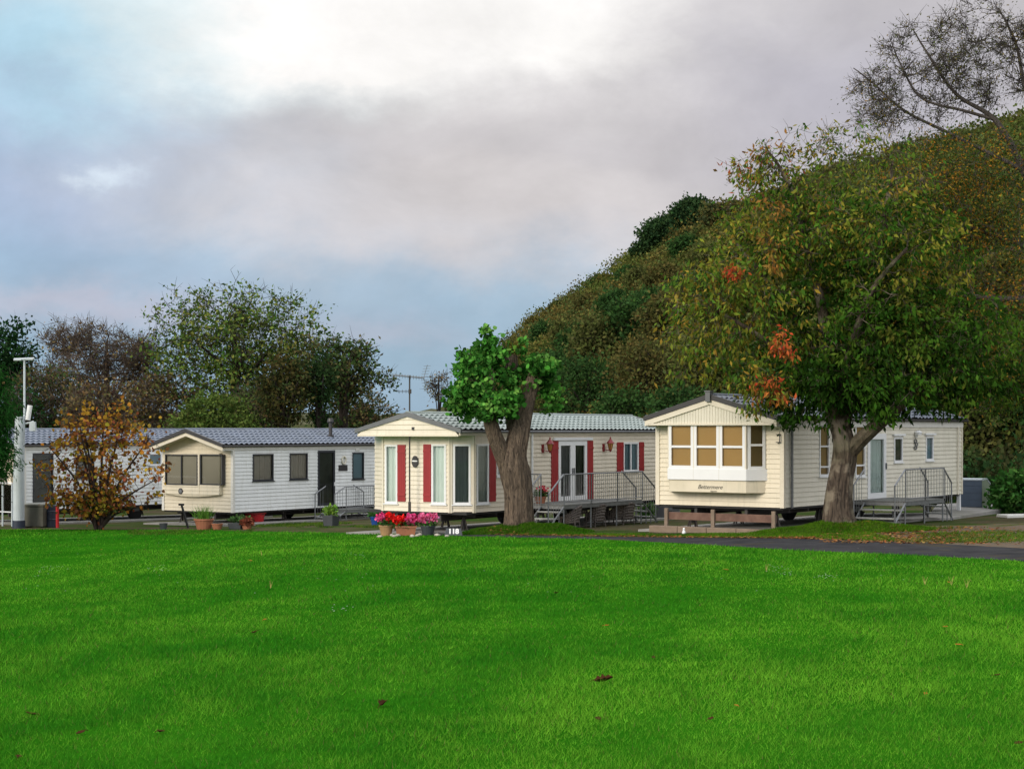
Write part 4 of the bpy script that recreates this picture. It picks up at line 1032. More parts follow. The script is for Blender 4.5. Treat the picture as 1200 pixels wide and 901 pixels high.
# mounds round the two trees
TB2 = Vector(((606-600)/F*46.4, 46.4, 0)); TB2.z = gz(TB2.x, TB2.y)
TB3 = Vector(((985-600)/F*42.2, 42.2, 0)); TB3.z = gz(TB3.x, TB3.y)
MOUNDS = [(TB2.x+.2, TB2.y-.1, 1.9, .9, .26), (TB3.x+.05, TB3.y-.1, 2.3, .95, .24)]
def mound_z(x, y):
    h = 0
    for mx, my, rx, ry, hh in MOUNDS:
        d = ((x-mx)/rx)**2+((y-my)/ry)**2
        if d < 1: h = max(h, hh*(1-d)**1.3*(1+.12*math.sin(x*5+y*3)))
    return h
for mx, my, rx, ry, hh in MOUNDS:
    n = 40; v = []; f = []
    for j in range(13):
        r_ = j/12
        for i in range(n):
            t = 2*math.pi*i/n; x = mx+rx*r_*math.cos(t)*1.0; y = my+ry*r_*math.sin(t); v.append((x, y, gz(x, y)+mound_z(x, y)+.009-(.05 if j == 12 else 0)))
    for j in range(12):
        for i in range(n): f.append((j*n+i, j*n+(i+1) % n, (j+1)*n+(i+1) % n, (j+1)*n+i))
    mb = MB(); mb.v = v; mb.f = f; o = mb.build('grass_mound', M_verge, None, smooth=True); tag(o, kind='structure')

# ------------------------------------------------------------------ grass blades
def vnoise(x, y, seed=0):
    s = np.zeros_like(x); r = np.random.default_rng(seed)
    for k in range(9):
        f = .35*1.55**k; a = r.random()*6.28; p = r.random()*6.28
        s += np.sin((x*math.cos(a)+y*math.sin(a))*f+p+1.7*np.sin((x*math.sin(a)-y*math.cos(a))*f*.7+p*2))*(.86**k)
    return s/3.2
def blades(name, x, y, h, w, base_z, seed, colA, colB, dry=.02):
    rg = np.random.default_rng(seed); n = len(x)
    t = rg.random(n)*6.283; lean = rg.normal(size=(n, 2))*.6
    nx = vnoise(x*1.2, y, 3); h = h*(1+.34*nx+.30*vnoise(x*7, y*5, 4)).clip(.3, 2)*(.6+.7*rg.random(n))
    dx, dy = np.cos(t)*w/2, np.sin(t)*w/2
    b = np.stack([x, y, base_z], 1); s = np.stack([dx, dy, np.zeros(n)], 1)
    tip = b+np.stack([lean[:, 0]*h+.10*h, lean[:, 1]*h, h], 1)
    V = np.stack([b-s, b+s, tip], 1)
    m = np.clip(.45+.42*vnoise(x*.5, y*.3, 7)+.40*vnoise(x*5, y*2.6, 8)+rg.normal(size=n)*.2, 0, 1)[:, None]
    c = np.array(colA)*(1-m)+np.array(colB)*m
    c = c*(1+rg.normal(size=(n, 1))*.30).clip(.35, 1.9)
    dr = rg.random(n) < dry; c[dr] = np.array((.16, .15, .05))*(.6+.6*rg.random((dr.sum(), 1)))
    return poly_mesh(name, V, 3, c, GRASSM)
rg = np.random.default_rng(1); NB = 620000
k = rg.uniform(-.43, .43, NB); Y = np.exp(rg.uniform(math.log(7.4), math.log(62), NB)); X = k*Y
ex = np.array([onground(px, py)[0:2] for px, py in [(a, edge_y(LAWN_FAR, a)) for a in range(-400, 1701, 25)]]); kk = ex[:, 0]/ex[:, 1]
far = np.interp(k, kk, ex[:, 1])+vnoise(X*6, Y*2, 5)*.12
ok = Y < far; X, Y = X[ok], Y[ok]
gp = -0.0233*np.minimum(Y, 75)+0.0228*np.clip(X, -10, 30)
wd = .0052*np.maximum(1, Y/10)**.95
o = blades('lawn_grass', X, Y, np.full(len(X), .043)*np.maximum(1, (Y/30))**.25, wd, gp, 2, (.024, .155, .009), (.135, .35, .024)); tag(o, kind='stuff'); tag(o, 'short bright green lawn grass covering the foreground', 'grass')
# verge and mound grass
n = 42000; pxs = rg.uniform(540, 1048, n); vt = np.interp(pxs, [p[0] for p in VERGE], [p[1] for p in VERGE]); rb = np.interp(pxs, [p[0] for p in ROAD_FAR], [p[1] for p in ROAD_FAR])
pys = vt+(rb-vt-.1)*rg.random(n)
Yv = 1.7/((pys-HOR)/F-.0233+.0228*(pxs-600)/F); Xv = (pxs-600)/F*Yv
# extra on the mounds
mm = []
for mx, my, rx, ry, hh in MOUNDS:
    q = 16000; r_ = np.sqrt(rg.random(q)); t = rg.random(q)*6.283; mm.append(np.stack([mx+rx*r_*np.cos(t), my+ry*r_*np.sin(t)], 1))
mm = np.concatenate(mm); Xv = np.concatenate([Xv, mm[:, 0]]); Yv = np.concatenate([Yv, mm[:, 1]])
zv = np.array([gz(a, b)+mound_z(a, b) for a, b in zip(Xv, Yv)])
o = blades('verge_grass', Xv, Yv, np.full(len(Xv), .05), np.full(len(Xv), .016), zv, 9, (.025, .11, .005), (.09, .19, .012), .06); tag(o, 'grass on the strip and mounds between the road and caravans', 'grass', kind='stuff')
# rougher grass between the lawn and the pale caravan, and at right
n = 26000; pxs = np.concatenate([rg.uniform(150, 450, n//2), rg.uniform(1040, 1330, n//2)]); pys = np.concatenate([rg.uniform(615.5, 622, n//2), rg.uniform(618, 636, n//2)])
Yv = (1.7+np.where(pxs < 450, .1, 0))/((pys-HOR)/F-.0233+.0228*(pxs-600)/F*(pxs > 300)); Xv = (pxs-600)/F*Yv
ok = (vnoise(Xv*2.2, Yv*1.2, 12) > .05) & (Yv < 62); Xv, Yv = Xv[ok], Yv[ok]
keep = []
for a, b in zip(Xv, Yv):
    good = True
    for cv in (C1, C3):
        l = cv.Mi @ Vector((a, b, 0))
        if -cv.W/2-.3 < l.x < cv.W/2+.9 and l.y > -.7: good = False
    keep.append(good)
keep = np.array(keep); Xv, Yv = Xv[keep], Yv[keep]
o = blades('rough_grass', Xv, Yv, np.full(len(Xv), .06), np.full(len(Xv), .022), np.array([gz(a, b) for a, b in zip(Xv, Yv)]), 10, (.03, .09, .008), (.10, .17, .02), .12); tag(o, 'patchy rough grass around the hardstandings', 'grass', kind='stuff')

# fallen leaves along the verge and under the cherry (uncountable litter)
n = 5200; px1 = np.concatenate([rg.uniform(560, 960, n//3), rg.normal(1040, 75, n-n//3)]); py1 = np.where(px1 < 960, np.interp(px1, [p[0] for p in ROAD_FAR], [p[1] for p in ROAD_FAR])-rg.random(n)*1.6+.4, 0)
py1 = np.where(px1 >= 960, rg.uniform(616, 637, n)+(px1-1000)*.012, py1)
Yv = 1.7/((py1-HOR)/F-.0233+.0228*(px1-600)/F); Xv = (px1-600)/F*Yv
P = np.stack([Xv, Yv, np.array([gz(a, b)+mound_z(a, b)+.015 for a, b in zip(Xv, Yv)])+rg.random(n)*.02], 1)
d = rg.normal(size=(n, 3)); d[:, 2] *= .15; d = norm(d); s = norm(np.cross(d, np.array([0, 0, 1.])+rg.normal(size=(n, 3))*.3)); L = (.028+.035*rg.random(n))[:, None]
V = np.stack([P-d*L, P+s*L*.5, P+d*L, P-s*L*.5], 1)
cs_ = np.array([(.22, .11, .04), (.17, .085, .035), (.28, .17, .06), (.11, .065, .035), (.24, .08, .03)])[rg.integers(0, 5, n)]
o = poly_mesh('leaf_litter', V, 4, jit_cols(rg, cs_), LEAFM); tag(o, 'fallen brown and orange leaves scattered over the verge and gravel', 'leaf litter', kind='stuff')

# single fallen leaves on the lawn
M_dleaf = mat('dry_leaf', (.055, .022, .010), .9, .3, 30, spec=.05); M_oleaf = mat('orange_leaf', (.40, .14, .03), .9, .2, 30, spec=.05)
def fallen(px, py, s, m, rz, curl=.5):
    p = onground(px, py); mb = MB(); st = [(-1, 0), (-.62, .22), (-.35, .5), (-.12, .34), (.10, .60), (.30, .32), (.62, .36), (1, 0)]
    V = lambda x, y: (x*s, y*s, .022+s*(curl*abs(y)*1.0+.25*x*x))
    for (x0, y0), (x1, y1) in zip(st, st[1:]):
        for sg in (1, -1):
            mb.poly([V(x0, 0), V(x1, 0), V(x1, sg*y1), V(x0, sg*y0)] if y0 and y1 else ([V(x0, 0), V(x1, 0), V(x1, sg*y1)] if y1 else [V(x0, 0), V(x1, 0), V(x0, sg*y0)]))
    mb.tube([V(-1, 0), (-1.5*s, .1*s, .02)], .0025, 4)
    o = mb.build('fallen_leaf', m, None, loc=p); o.rotation_euler = (rr.uniform(-.2, .2), rr.uniform(-.2, .2), rz); sol = o.modifiers.new('t', 'SOLIDIFY'); sol.thickness = .0015; return o
tag(fallen(707, 801, .088, M_dleaf, .1, .9), 'large curled dark brown leaf lying right of centre on the lawn', 'leaf')
tag(fallen(449, 829, .065, M_dleaf, 1.3, 1.1), 'upright curled brown leaf lying left of centre on the near lawn', 'leaf')
for px, py, s in ((36, 840, .045), (652, 697, .065), (700, 846, .04), (833, 846, .035), (1169, 794, .03), (187, 861, .045), (21, 891, .04), (95, 862, .04), (299, 743, .05), (766, 773, .03), (623, 653, .05), (1193, 875, .035)):
    tag(fallen(px, py, s, M_dleaf, rr.random()*6), 'small dark brown fallen leaf on the lawn', 'leaf', 'small brown leaves scattered on the lawn')
for px, py, s in ((1108, 737, .035), (1123, 758, .03), (1084, 816, .026), (851, 669, .04), (711, 735, .03), (293, 658, .045), (310, 728, .03), (119, 645, .04), (863, 830, .022), (1111, 684, .035)):
    tag(fallen(px, py, s, M_oleaf, rr.random()*6), 'small orange fallen leaf on the lawn', 'leaf', 'small orange leaves scattered on the lawn')
# daisies / clover specks: uncountable white flecks
n = 170; cl = np.array([(57, 672), (52, 677), (190, 668), (185, 671), (910, 670), (968, 679), (925, 676), (417, 653), (62, 668), (400, 717)])
ci = rg.integers(0, len(cl), n); px1 = cl[ci, 0]+rg.normal(size=n)*7; py1 = cl[ci, 1]+rg.normal(size=n)*2.2; px1[:60] = rg.uniform(0, 1200, 60); py1[:60] = rg.uniform(635, 700, 60)
Yv = 1.7/((py1-HOR)/F-.0233+.0228*(px1-600)/F); Xv = (px1-600)/F*Yv
P = np.stack([Xv, Yv, -0.0233*Yv+0.0228*np.clip(Xv, -10, 30)+.052], 1)
V = np.stack([P+np.array([math.cos(a)*.011, math.sin(a)*.011, .002*math.sin(3*a)]) for a in np.arange(6)*math.pi/3], 1)
o = poly_mesh('daisies', V, 6, np.tile(np.array((.75, .75, .7)), (n, 1)), PETAL); tag(o, 'tiny white daisies dotted in small patches on the far lawn', 'flowers', kind='stuff')
# dry upright stalks
for px, py in ((1115, 686), (1084, 686), (898, 670), (317, 690), (307, 652), (1133, 690)):
    p = onground(px, py); mb = MB(); 
    for k_ in range(3): a = rr.uniform(-1, 1); mb.tube([(0, 0, 0), (.02*a, .01, .07), (.05*a, .0, .13)], [.003, .0025, .001], 4)
    o = mb.build('dry_stalk', mat('dry_straw', (.40, .30, .10), .8, .2, 5), None, loc=p); tag(o, 'dry straw-coloured stalk standing up from the lawn', 'grass stalk', 'dry stalks standing on the lawn')
# ------------------------------------------------------------------ trees
def bark_mat(name, c1, c2, vs=1.0, bump=.8, patch=None, moss=None):
    m, nt, out = nodes_of(name); L = nt.links.new
    tc = N(nt, 'ShaderNodeTexCoord'); mp = N(nt, 'ShaderNodeMapping'); mp.inputs['Scale'].default_value = (9*vs, 9*vs, 1.6*vs); L(tc.outputs['Object'], mp.inputs[0])
    nz = N(nt, 'ShaderNodeTexNoise', Scale=1.6, Detail=9.0, Roughness=.65, Distortion=1.2); L(mp.outputs[0], nz.inputs['Vector'])
    cr = N(nt, 'ShaderNodeValToRGB'); e = cr.color_ramp.elements; e[0].position = .36; e[0].color = (*c1, 1); e[1].position = .64; e[1].color = (*c2, 1); L(nz.outputs['Fac'], cr.inputs[0]); col = cr.outputs[0]
    for q, sc, lo, hi in ((patch, 2.2, .50, .60), (moss, 1.1, .5, .68)):
        if q:
            n2 = N(nt, 'ShaderNodeTexNoise', Scale=sc, Detail=5.0); L(tc.outputs['Object'], n2.inputs['Vector'])
            r2 = N(nt, 'ShaderNodeMapRange'); r2.inputs['From Min'].default_value = lo; r2.inputs['From Max'].default_value = hi; r2.inputs['To Max'].default_value = .75; L(n2.outputs['Fac'], r2.inputs['Value'])
            mx = N(nt, 'ShaderNodeMix', data_type='RGBA'); L(r2.outputs[0], mx.inputs[0]); L(col, mx.inputs[6]); mx.inputs[7].default_value = (*q, 1); col = mx.outputs[2]
    p = N(nt, 'ShaderNodeBsdfPrincipled'); p.inputs['Roughness'].default_value = .9; p.inputs['Specular IOR Level'].default_value = .15; L(col, p.inputs['Base Color'])
    bp = N(nt, 'ShaderNodeBump', Strength=bump, Distance=.06); L(nz.outputs['Fac'], bp.inputs['Height']); L(bp.outputs[0], p.inputs['Normal']); L(p.outputs[0], out.inputs[0])
    return m
B_poll = bark_mat('pollard_bark', (.04, .031, .025), (.20, .15, .11), 1.3, 1.0)
B_cherry = bark_mat('cherry_bark', (.035, .027, .022), (.13, .10, .075), .8, 1.0, patch=(.27, .23, .175), moss=(.07, .075, .035))
B_dark = bark_mat('dark_bark', (.02, .016, .013), (.055, .045, .038), 1.0)
B_birch = bark_mat('birch_bark', (.035, .03, .027), (.12, .105, .095), 1.0)
B_twig = bark_mat('brown_twig_bark', (.03, .02, .018), (.08, .058, .05), 1.0)
B_brown = bark_mat('thicket_bark', (.05, .038, .03), (.13, .10, .08), 1.0)

class Skel:
    def __init__(s, limbs, step=.25):
        s.p = []; s.r = []; s.mb = MB(); s.ends = []
        for li in limbs:
            pts = [Vector(q[:3]) for q in li]; rad = [q[3] for q in li]
            # smooth subdivide
            P = []; Rr = []
            for i in range(len(pts)-1):
                a = pts[max(0, i-1)]; b = pts[i]; c = pts[i+1]; d = pts[min(len(pts)-1, i+2)]; n = max(2, int((c-b).length/step))
                for k in range(n):
                    t = k/n; P.append(.5*((2*b)+(c-a)*t+(2*a-5*b+4*c-d)*t*t+(3*b-a-3*c+d)*t**3)); Rr.append(rad[i]*(1-t)+rad[i+1]*t)
            P.append(pts[-1]); Rr.append(rad[-1]); s.limb(P, Rr)
    def limb(s, P, Rr, sides=None):
        big = max(Rr)
        sd = sides or (64 if big > .15 else 9 if big > .05 else 5 if big > .02 else 3)
        if big > .15:
            ph = P[0].x*3+P[0].z
            s.mb.tube(P, Rr, sd, True, wob=lambda t, p: 1+.07*math.sin(3*t+ph+p.z*.5)+.05*math.sin(7*t+p.z*1.3)+.03*math.sin(11*t-p.z*2.1)+.035*math.sin(17*t+p.z*.9+math.sin(p.z*3))+.022*math.sin(26*t-p.z*1.5))
        else: s.mb.tube(P, Rr, sd, False)
        for a, b in zip(P, Rr): s.p.append(a[:]); s.r.append(b)

def make_tree(name, base, label, cat, limbs, env, bark, seed, group=None, twigs=3, rmax=.05, sag=.12, min_z=None, leafmat=None, colf=None):
    """env entries: dict(c, r, n clumps, lpc leaves per clump, size, cr clump radius, cols, shape, droop, aspect)"""
    root = empty(name, base); tag(root, label, cat, group)
    rg = np.random.default_rng(seed); sk = Skel(limbs); clumps = []
    for e in env:
        n = e['n']; d = norm(rg.normal(size=(n, 3))); rr_ = (rg.random((n, 1)))**(1/e.get('surf', 2.6))
        P = d*rr_*np.array(e['r'])+np.array(e['c'])
        # uneven outline
        P += d*np.array(e['r'])*(.14*vnoise(d[:, 0]*7+seed, d[:, 2]*7, seed)[:, None])
        for q in P: clumps.append((q, e))
    bz = sk.p[0]
    arr = np.array(sk.p); rad = np.array(sk.r)
    clumps.sort(key=lambda c: min(np.linalg.norm(arr-c[0], axis=1)))
    cap = 80000; A = np.zeros((cap, 3)); Rd = np.zeros(cap); m = len(arr); A[:m] = arr; Rd[:m] = rad
    ends = []
    for q, e in clumps:
        dv = A[:m]-q; dist = np.sqrt((dv**2).sum(1)); cost = dist + .5*np.maximum(0, dv[:, 2]) + np.where(Rd[:m] < .012, .5, 0)
        i = int(cost.argmin()); L = dist[i]; a = Vector(A[i]); b = Vector(q)
        r0 = min(Rd[i]*.65, .010+.016*L, rmax); r0 = max(r0, .006)
        n = max(3, int(L/.35)); pts = []; w1 = Vector(rg.normal(size=3))*L*.09; w2_ = Vector(rg.normal(size=3))*L*.05
        for k in range(n+1):
            t = k/n; p = a.lerp(b, t)+w1*math.sin(math.pi*t)+w2_*math.sin(2*math.pi*t)+Vector((0, 0, sag*L*math.sin(math.pi*t))); pts.append(p)
        rr2 = [r0*(1-.7*k/n) for k in range(n+1)]
        sk.mb.tube(pts, rr2, 5 if r0 > .02 else 3, False)
        for p, r_ in zip(pts[1:], rr2[1:]):
            if m < cap: A[m] = p; Rd[m] = r_; m += 1
        tw = e.get('twigs', twigs); cr = e['cr']; dirn = (b-a).normalized() if L > 1e-3 else Vector((0, 0, 1))
        for _ in range(tw):
            d = (dirn*.8+Vector(rg.normal(size=3))*.7+Vector((0, 0, .15 if e.get('droop', .3) < .5 else -.15))).normalized(); s0 = pts[int(rg.integers(max(0, n-2), n+1))]; ln = cr*rg.uniform(.8, 1.8)
            mid = s0+d*ln*.5+Vector(rg.normal(size=3))*ln*.10; sk.mb.tube([s0, mid, s0+d*ln], [.007*e.get('tr', 1), .005*e.get('tr', 1), .002*e.get('tr', 1)], 3, False); ends.append((s0, mid, s0+d*ln, e))
    t = sk.mb.build('trunk', bark, root, smooth=True)
    byshape = {}
    for q, e in clumps:
        lpc = e['lpc']
        if lpc <= 0: continue
        n = max(1, int(lpc*rg.uniform(.5, 1.5))); cr = e['cr']
        P = q+rg.normal(size=(n, 3))*np.array([cr, cr, cr*.7])*.62
        ctr = np.array(e['c']); out = norm(P-ctr)
        cols = e['cols']; wts = e.get('w'); base_c = colf(q, rg) if colf else None
        if base_c is None: base_c = cols[int(rg.choice(len(cols), p=wts))]
        alt = np.array(cols)[rg.choice(len(cols), size=n, p=wts)]; mixk = (rg.random((n, 1)) < e.get('mix', .25)); cc = np.where(mixk, alt, np.array(base_c))
        size = e['size']*(.6+.7*rg.random(n))
        V, k = leaf_geo(rg, P, size, e.get('droop', .3), out, e.get('shape', 'long'), e.get('aspect', .42))
        byshape.setdefault(k, []).append((V, jit_cols(rg, cc, .18)))
    for k, l in byshape.items():
        poly_mesh('crown', np.concatenate([a for a, b in l]), k, np.concatenate([b for a, b in l]), leafmat or LEAFM, root)
    return root

# ---- pollarded tree with two stout limbs
s_ = 46.4/F
def pl2(px, py, r, dy=0): return ((px-606)*s_, dy, (617-py)*s_+.12, r*s_)
b2 = TB2.copy()
GP = [(.055, .20, .03), (.08, .26, .04), (.03, .11, .018), (.13, .30, .055), (.025, .085, .014)]
limbs2 = [[(0, 0, -.15, 23*s_), pl2(607, 615, 18.5), pl2(607, 600, 16.5), pl2(606, 570, 15.8), pl2(602, 548, 16.5), pl2(603, 530, 13), pl2(609, 500, 11.5, .1), pl2(618, 465, 9.3, .2), pl2(628, 436, 8, .2), pl2(632, 428, 7, .2)],
          [pl2(601, 562, 12), pl2(594, 540, 10.5), pl2(584, 518, 8.8, -.1), pl2(576, 495, 8, -.15), pl2(573, 465, 7.5, -.15), pl2(573, 440, 7, -.1), pl2(573, 428, 5, -.1)],
          [pl2(605, 500, 10, .2), pl2(600, 465, 9, .35), pl2(598, 425, 8.5, .4), pl2(599, 412, 7, .4)]]
def E(cpx, cpy, rpx, rpy, n, lpc, size, cr, cols, dy=0, ry=None, f=pl2, sc=s_, **kw):
    c = f(cpx, cpy, 0, dy)[:3]; return dict(c=c, r=(rpx*sc, ry if ry else rpx*sc*.9, rpy*sc), n=n, lpc=lpc, size=size, cr=cr, cols=cols, **kw)
kw = dict(shape='broad', aspect=.9, droop=.4, surf=2.2, twigs=2)
make_tree('pollarded_tree', b2, 'stout pollarded tree with two thick limbs and a small bright green crown', 'tree', limbs2,
  [E(556, 452, 32, 38, 52, 34, .12, .20, GP, -.1, .8, **kw), E(574, 408, 20, 18, 26, 34, .13, .17, GP, 0, .5, **kw), E(580, 474, 32, 20, 34, 32, .12, .19, GP, -.4, .5, **kw), E(546, 428, 20, 20, 20, 30, .13, .17, GP, 0, .5, **kw),
   E(633, 432, 19, 18, 34, 34, .13, .17, GP, .2, .6, **kw), E(645, 462, 10, 22, 14, 26, .125, .15, GP, .5, .4, **kw), E(612, 440, 14, 22, 9, 26, .125, .17, GP, .6, .4, **kw), E(596, 446, 12, 20, 12, 30, .13, .16, GP, .05, .3, **kw), E(603, 402, 10, 8, 6, 22, .12, .13, [(.09, .2, .03), (.16, .15, .03)], .4, .3, **kw),
   E(572, 391, 9, 9, 6, 22, .12, .12, GP, 0, .2, **kw), E(613, 403, 5, 8, 3, 18, .12, .10, GP, 0, .2, **kw), E(538, 474, 12, 12, 8, 22, .12, .15, GP, 0, .3, **kw)],
  B_poll, 21, rmax=.03)

# ---- cherry tree
s3 = 42.2/F
def pl3(px, py, r, dy=0): return ((px-985)*s3, dy, (622-py)*s3+.1, r*s3)
limbs3 = [[(-.05, 0, -.15, 27*s3), pl3(983, 618, 20.5), pl3(982, 608, 17.5), pl3(982, 585, 14.8), pl3(985, 560, 13.2), pl3(989, 535, 13.5), pl3(986, 512, 11.5), pl3(980, 480, 11.5, .2), pl3(974, 430, 8.5, .3), pl3(966, 370, 6, .2), pl3(950, 300, 4, .1), pl3(925, 220, 2.2), pl3(900, 180, 1)],
          [pl3(991, 538, 9), pl3(1008, 517, 8, -.2), pl3(1030, 496, 7, -.4), pl3(1062, 470, 5.5, -.3), pl3(1100, 445, 3.4, 0), pl3(1140, 420, 1.6, .2)],
          [pl3(986, 505, 10), pl3(1000, 460, 8.5, .4), pl3(1020, 390, 6.5, .6), pl3(1035, 310, 4.5, .6), pl3(1045, 230, 3, .4), pl3(1050, 190, 1, .4)],
          [pl3(982, 490, 9), pl3(962, 462, 6, -.2), pl3(930, 435, 4, -.3), pl3(890, 400, 2.6, -.4), pl3(840, 370, 1.2, -.4)],
          [pl3(978, 450, 7), pl3(955, 400, 5, .8), pl3(910, 330, 3.5, 1.2), pl3(870, 280, 2, 1.3)],
          [pl3(985, 470, 8), pl3(990, 420, 4.5, -.6), pl3(1010, 350, 3, -1.0), pl3(1050, 300, 1.5, -1.2)],
          [pl3(1000, 450, 7), pl3(1030, 420, 5, 1.2), pl3(1080, 370, 4, 1.9), pl3(1130, 330, 2, 2.2)]]
CG = [(.026, .072, .009), (.044, .108, .012), (.017, .046, .007), (.070, .125, .016)]  # leaf greens darkened to carry the shade of the dense lower right crown
CY = [(.16, .19, .025), (.20, .19, .028), (.08, .15, .02), (.26, .18, .03), (.05, .11, .015), (.11, .17, .022)]
CRd = [(.42, .09, .03), (.36, .13, .03), (.20, .12, .03), (.48, .07, .03)]
k3 = dict(f=pl3, sc=s3, shape='long', aspect=.40, droop=1.1)
env3 = [E(985, 400, 95, 100, 218, 36, .165, .235, CG, 0, 1.9, **k3), E(1065, 410, 90, 80, 180, 34, .165, .235, CG+[(.10, .12, .02)], 0, 1.9, **k3), E(1130, 400, 75, 65, 95, 31, .165, .235, CG, 0, 1.6, **k3),
        E(900, 350, 88, 110, 190, 21, .165, .235, CY, 0, 1.9, mix=.5, **k3), E(850, 380, 64, 78, 84, 22, .165, .30, CY, -.2, 1.3, mix=.5, **k3), E(930, 272, 76, 62, 110, 24, .16, .32, CY+CG, 0, 1.6, mix=.5, **k3),
        E(898, 212, 44, 38, 44, 22, .15, .28, CY+[(.25, .12, .03), (.30, .08, .03)], 0, .9, mix=.6, **k3), E(1015, 272, 90, 62, 142, 20, .16, .235, CY+CG, 0, 1.7, mix=.5, **k3), E(1050, 300, 90, 80, 161, 27, .165, .235, CG+CY[:2], 0, 1.9, mix=.4, **k3),
        E(1000, 465, 110, 42, 142, 43, .17, .235, CG[:3], -.3, 1.6, **k3), E(820, 350, 42, 40, 30, 20, .16, .25, CY, -.2, .8, **k3),
        E(897, 462, 22, 16, 9, 18, .16, .20, CRd, -1.3, .35, mix=.6, **k3), E(907, 412, 9, 15, 6, 30, .15, .17, CRd, -1.5, .2, mix=.6, **k3), E(852, 331, 9, 8, 4, 26, .15, .15, CRd, -1.4, .2, **k3), E(880, 452, 30, 34, 26, 26, .165, .26, CY, -1.0, .6, mix=.5, **k3),
        E(897, 290, 24, 60, 12, 20, .15, .2, [(.26, .13, .03), (.2, .13, .03)], -1, .6, **k3), E(1120, 460, 60, 22, 40, 40, .17, .28, CG, -.4, .9, **k3),
        E(900, 195, 40, 30, 22, 12, .15, .26, CY+[(.25, .12, .03)], 0, .7, twigs=5, **k3), E(800, 400, 30, 60, 22, 14, .16, .26, CY, -.4, .6, twigs=4, **k3), E(1045, 200, 60, 40, 34, 14, .15, .3, CY, 0, .9, twigs=5, **k3), E(975, 185, 66, 44, 46, 14, .14, .30, CY, 0, .9, twigs=5, **k3)]
make_tree('cherry_tree', TB3.copy(), 'large leafy cherry tree with blotched trunk and some red leaves before the right caravan', 'tree', limbs3, env3, B_cherry, 33, rmax=.05)

# ---- birch leaning in from the right edge
Yb = 56.0; sb = Yb/F; Xb = (1255-600)*sb; bb = Vector((Xb, Yb, gz(Xb, Yb))); yb0 = HOR+(CAMZ-bb.z)/Yb*F
def plb(px, py, r, dy=0): return ((px-1255)*sb, dy, (yb0-py)*sb, r*sb)
limbsb = [[(0, 0, -.2, 14*sb), plb(1252, 560, 11), plb(1245, 450, 9.5), plb(1235, 340, 8.5), plb(1222, 250, 7), plb(1195, 190, 4.2), plb(1165, 140, 2.8), plb(1120, 110, 2), plb(1085, 60, 1.2), plb(1070, 35, .6)],
          [plb(1200, 200, 3.2), plb(1160, 180, 2.4), plb(1110, 155, 1.9), plb(1060, 130, 1.5), plb(1020, 95, 1), plb(1000, 80, .5)],
          [plb(1222, 250, 6), plb(1215, 170, 3.2), plb(1200, 100, 2.2), plb(1190, 50, 1.5), plb(1170, 10, .7)],
          [plb(1228, 300, 5), plb(1180, 280, 3.6), plb(1130, 265, 2.6), plb(1090, 255, 1.5)],
          [plb(1235, 350, 5), plb(1170, 350, 3.3), plb(1110, 345, 2.2), plb(1080, 350, 1.2)],
          [plb(1225, 260, 5), plb(1260, 180, 4), plb(1290, 100, 3), plb(1310, 40, 1.5)],
          [plb(1165, 140, 2.2), plb(1130, 130, 1.8), plb(1080, 115, 1.4), plb(1055, 75, 1), plb(1045, 50, .6)]]
BY = [(.08, .10, .018), (.26, .17, .02), (.055, .085, .016), (.03, .06, .012), (.28, .13, .02), (.04, .075, .015)]
BB = [(.09, .10, .03), (.14, .115, .03), (.06, .075, .03)]
kb = dict(f=plb, sc=sb)
make_tree('birch_tree', bb, 'tall birch at the right edge, bare twigs on top and small yellow leaves below', 'tree', limbsb,
  [E(1080, 92, 84, 64, 110, 24, .09, .40, BB, 0, 1.8, twigs=11, tr=1.5, **kb), E(1160, 65, 76, 66, 115, 26, .09, .40, BB, 0, 1.8, twigs=11, tr=1.5, **kb), E(1035, 120, 44, 40, 44, 22, .09, .36, BB+BY[:2], 0, 1.2, twigs=9, tr=1.4, **kb), E(1230, 60, 70, 60, 70, 18, .085, .40, BB, 0, 1.8, twigs=9, tr=1.5, **kb),
   E(1150, 230, 90, 75, 240, 46, .105, .45, BY, 0, 2.2, mix=.6, twigs=3, **kb), E(1190, 340, 95, 80, 240, 44, .105, .45, BY+[(.05, .08, .02)], 0, 2.2, mix=.6, twigs=3, **kb), E(1090, 220, 66, 62, 150, 44, .105, .42, BY, -.4, 1.6, mix=.6, twigs=3, **kb), E(1185, 430, 80, 62, 260, 54, .12, .42, [(.035, .065, .012), (.05, .085, .014), (.02, .05, .009), (.20, .13, .02)], 0, 2.0, mix=.3, twigs=2, **kb), E(1110, 330, 60, 90, 150, 44, .11, .42, BY[2:]+[(.03, .06, .012)], .5, 1.6, mix=.5, twigs=2, **kb), E(1280, 250, 80, 120, 150, 40, .10, .45, BY, 0, 2.2, mix=.6, twigs=3, **kb)],
  B_birch, 44, rmax=.035)

# ---- autumn shrub
bs = onground(117, 620); bs = Vector(((117-600)/F*55.6, 55.6, gz((117-600)/F*55.6, 55.6))); ss = 55.6/F
def pls(px, py, r, dy=0): return ((px-117)*ss, dy, (619-py)*ss, r*ss)
rgs = random.Random(7); limbss = [[(0, 0, -.1, 3*ss), pls(117, 612, 2.6), pls(118, 590, 1.5)]]
for px, py, dy in ((60, 520, -.4), (75, 490, .4), (95, 475, -.3), (120, 465, .2), (150, 480, -.2), (175, 510, .3), (185, 560, -.3), (55, 570, .3), (170, 590, .1), (135, 500, .7), (100, 500, -.7), (105, 520, 0)):
    limbss.append([pls(117+rgs.uniform(-4, 4)+(px-117)*.04, 620, 1.9, dy*.15), pls(117+(px-117)*.35, 607+(py-607)*.42, 1.4, dy*.5), pls(117+(px-117)*.8, 607+(py-607)*.85, .8, dy), pls(px, py, .35, dy)])
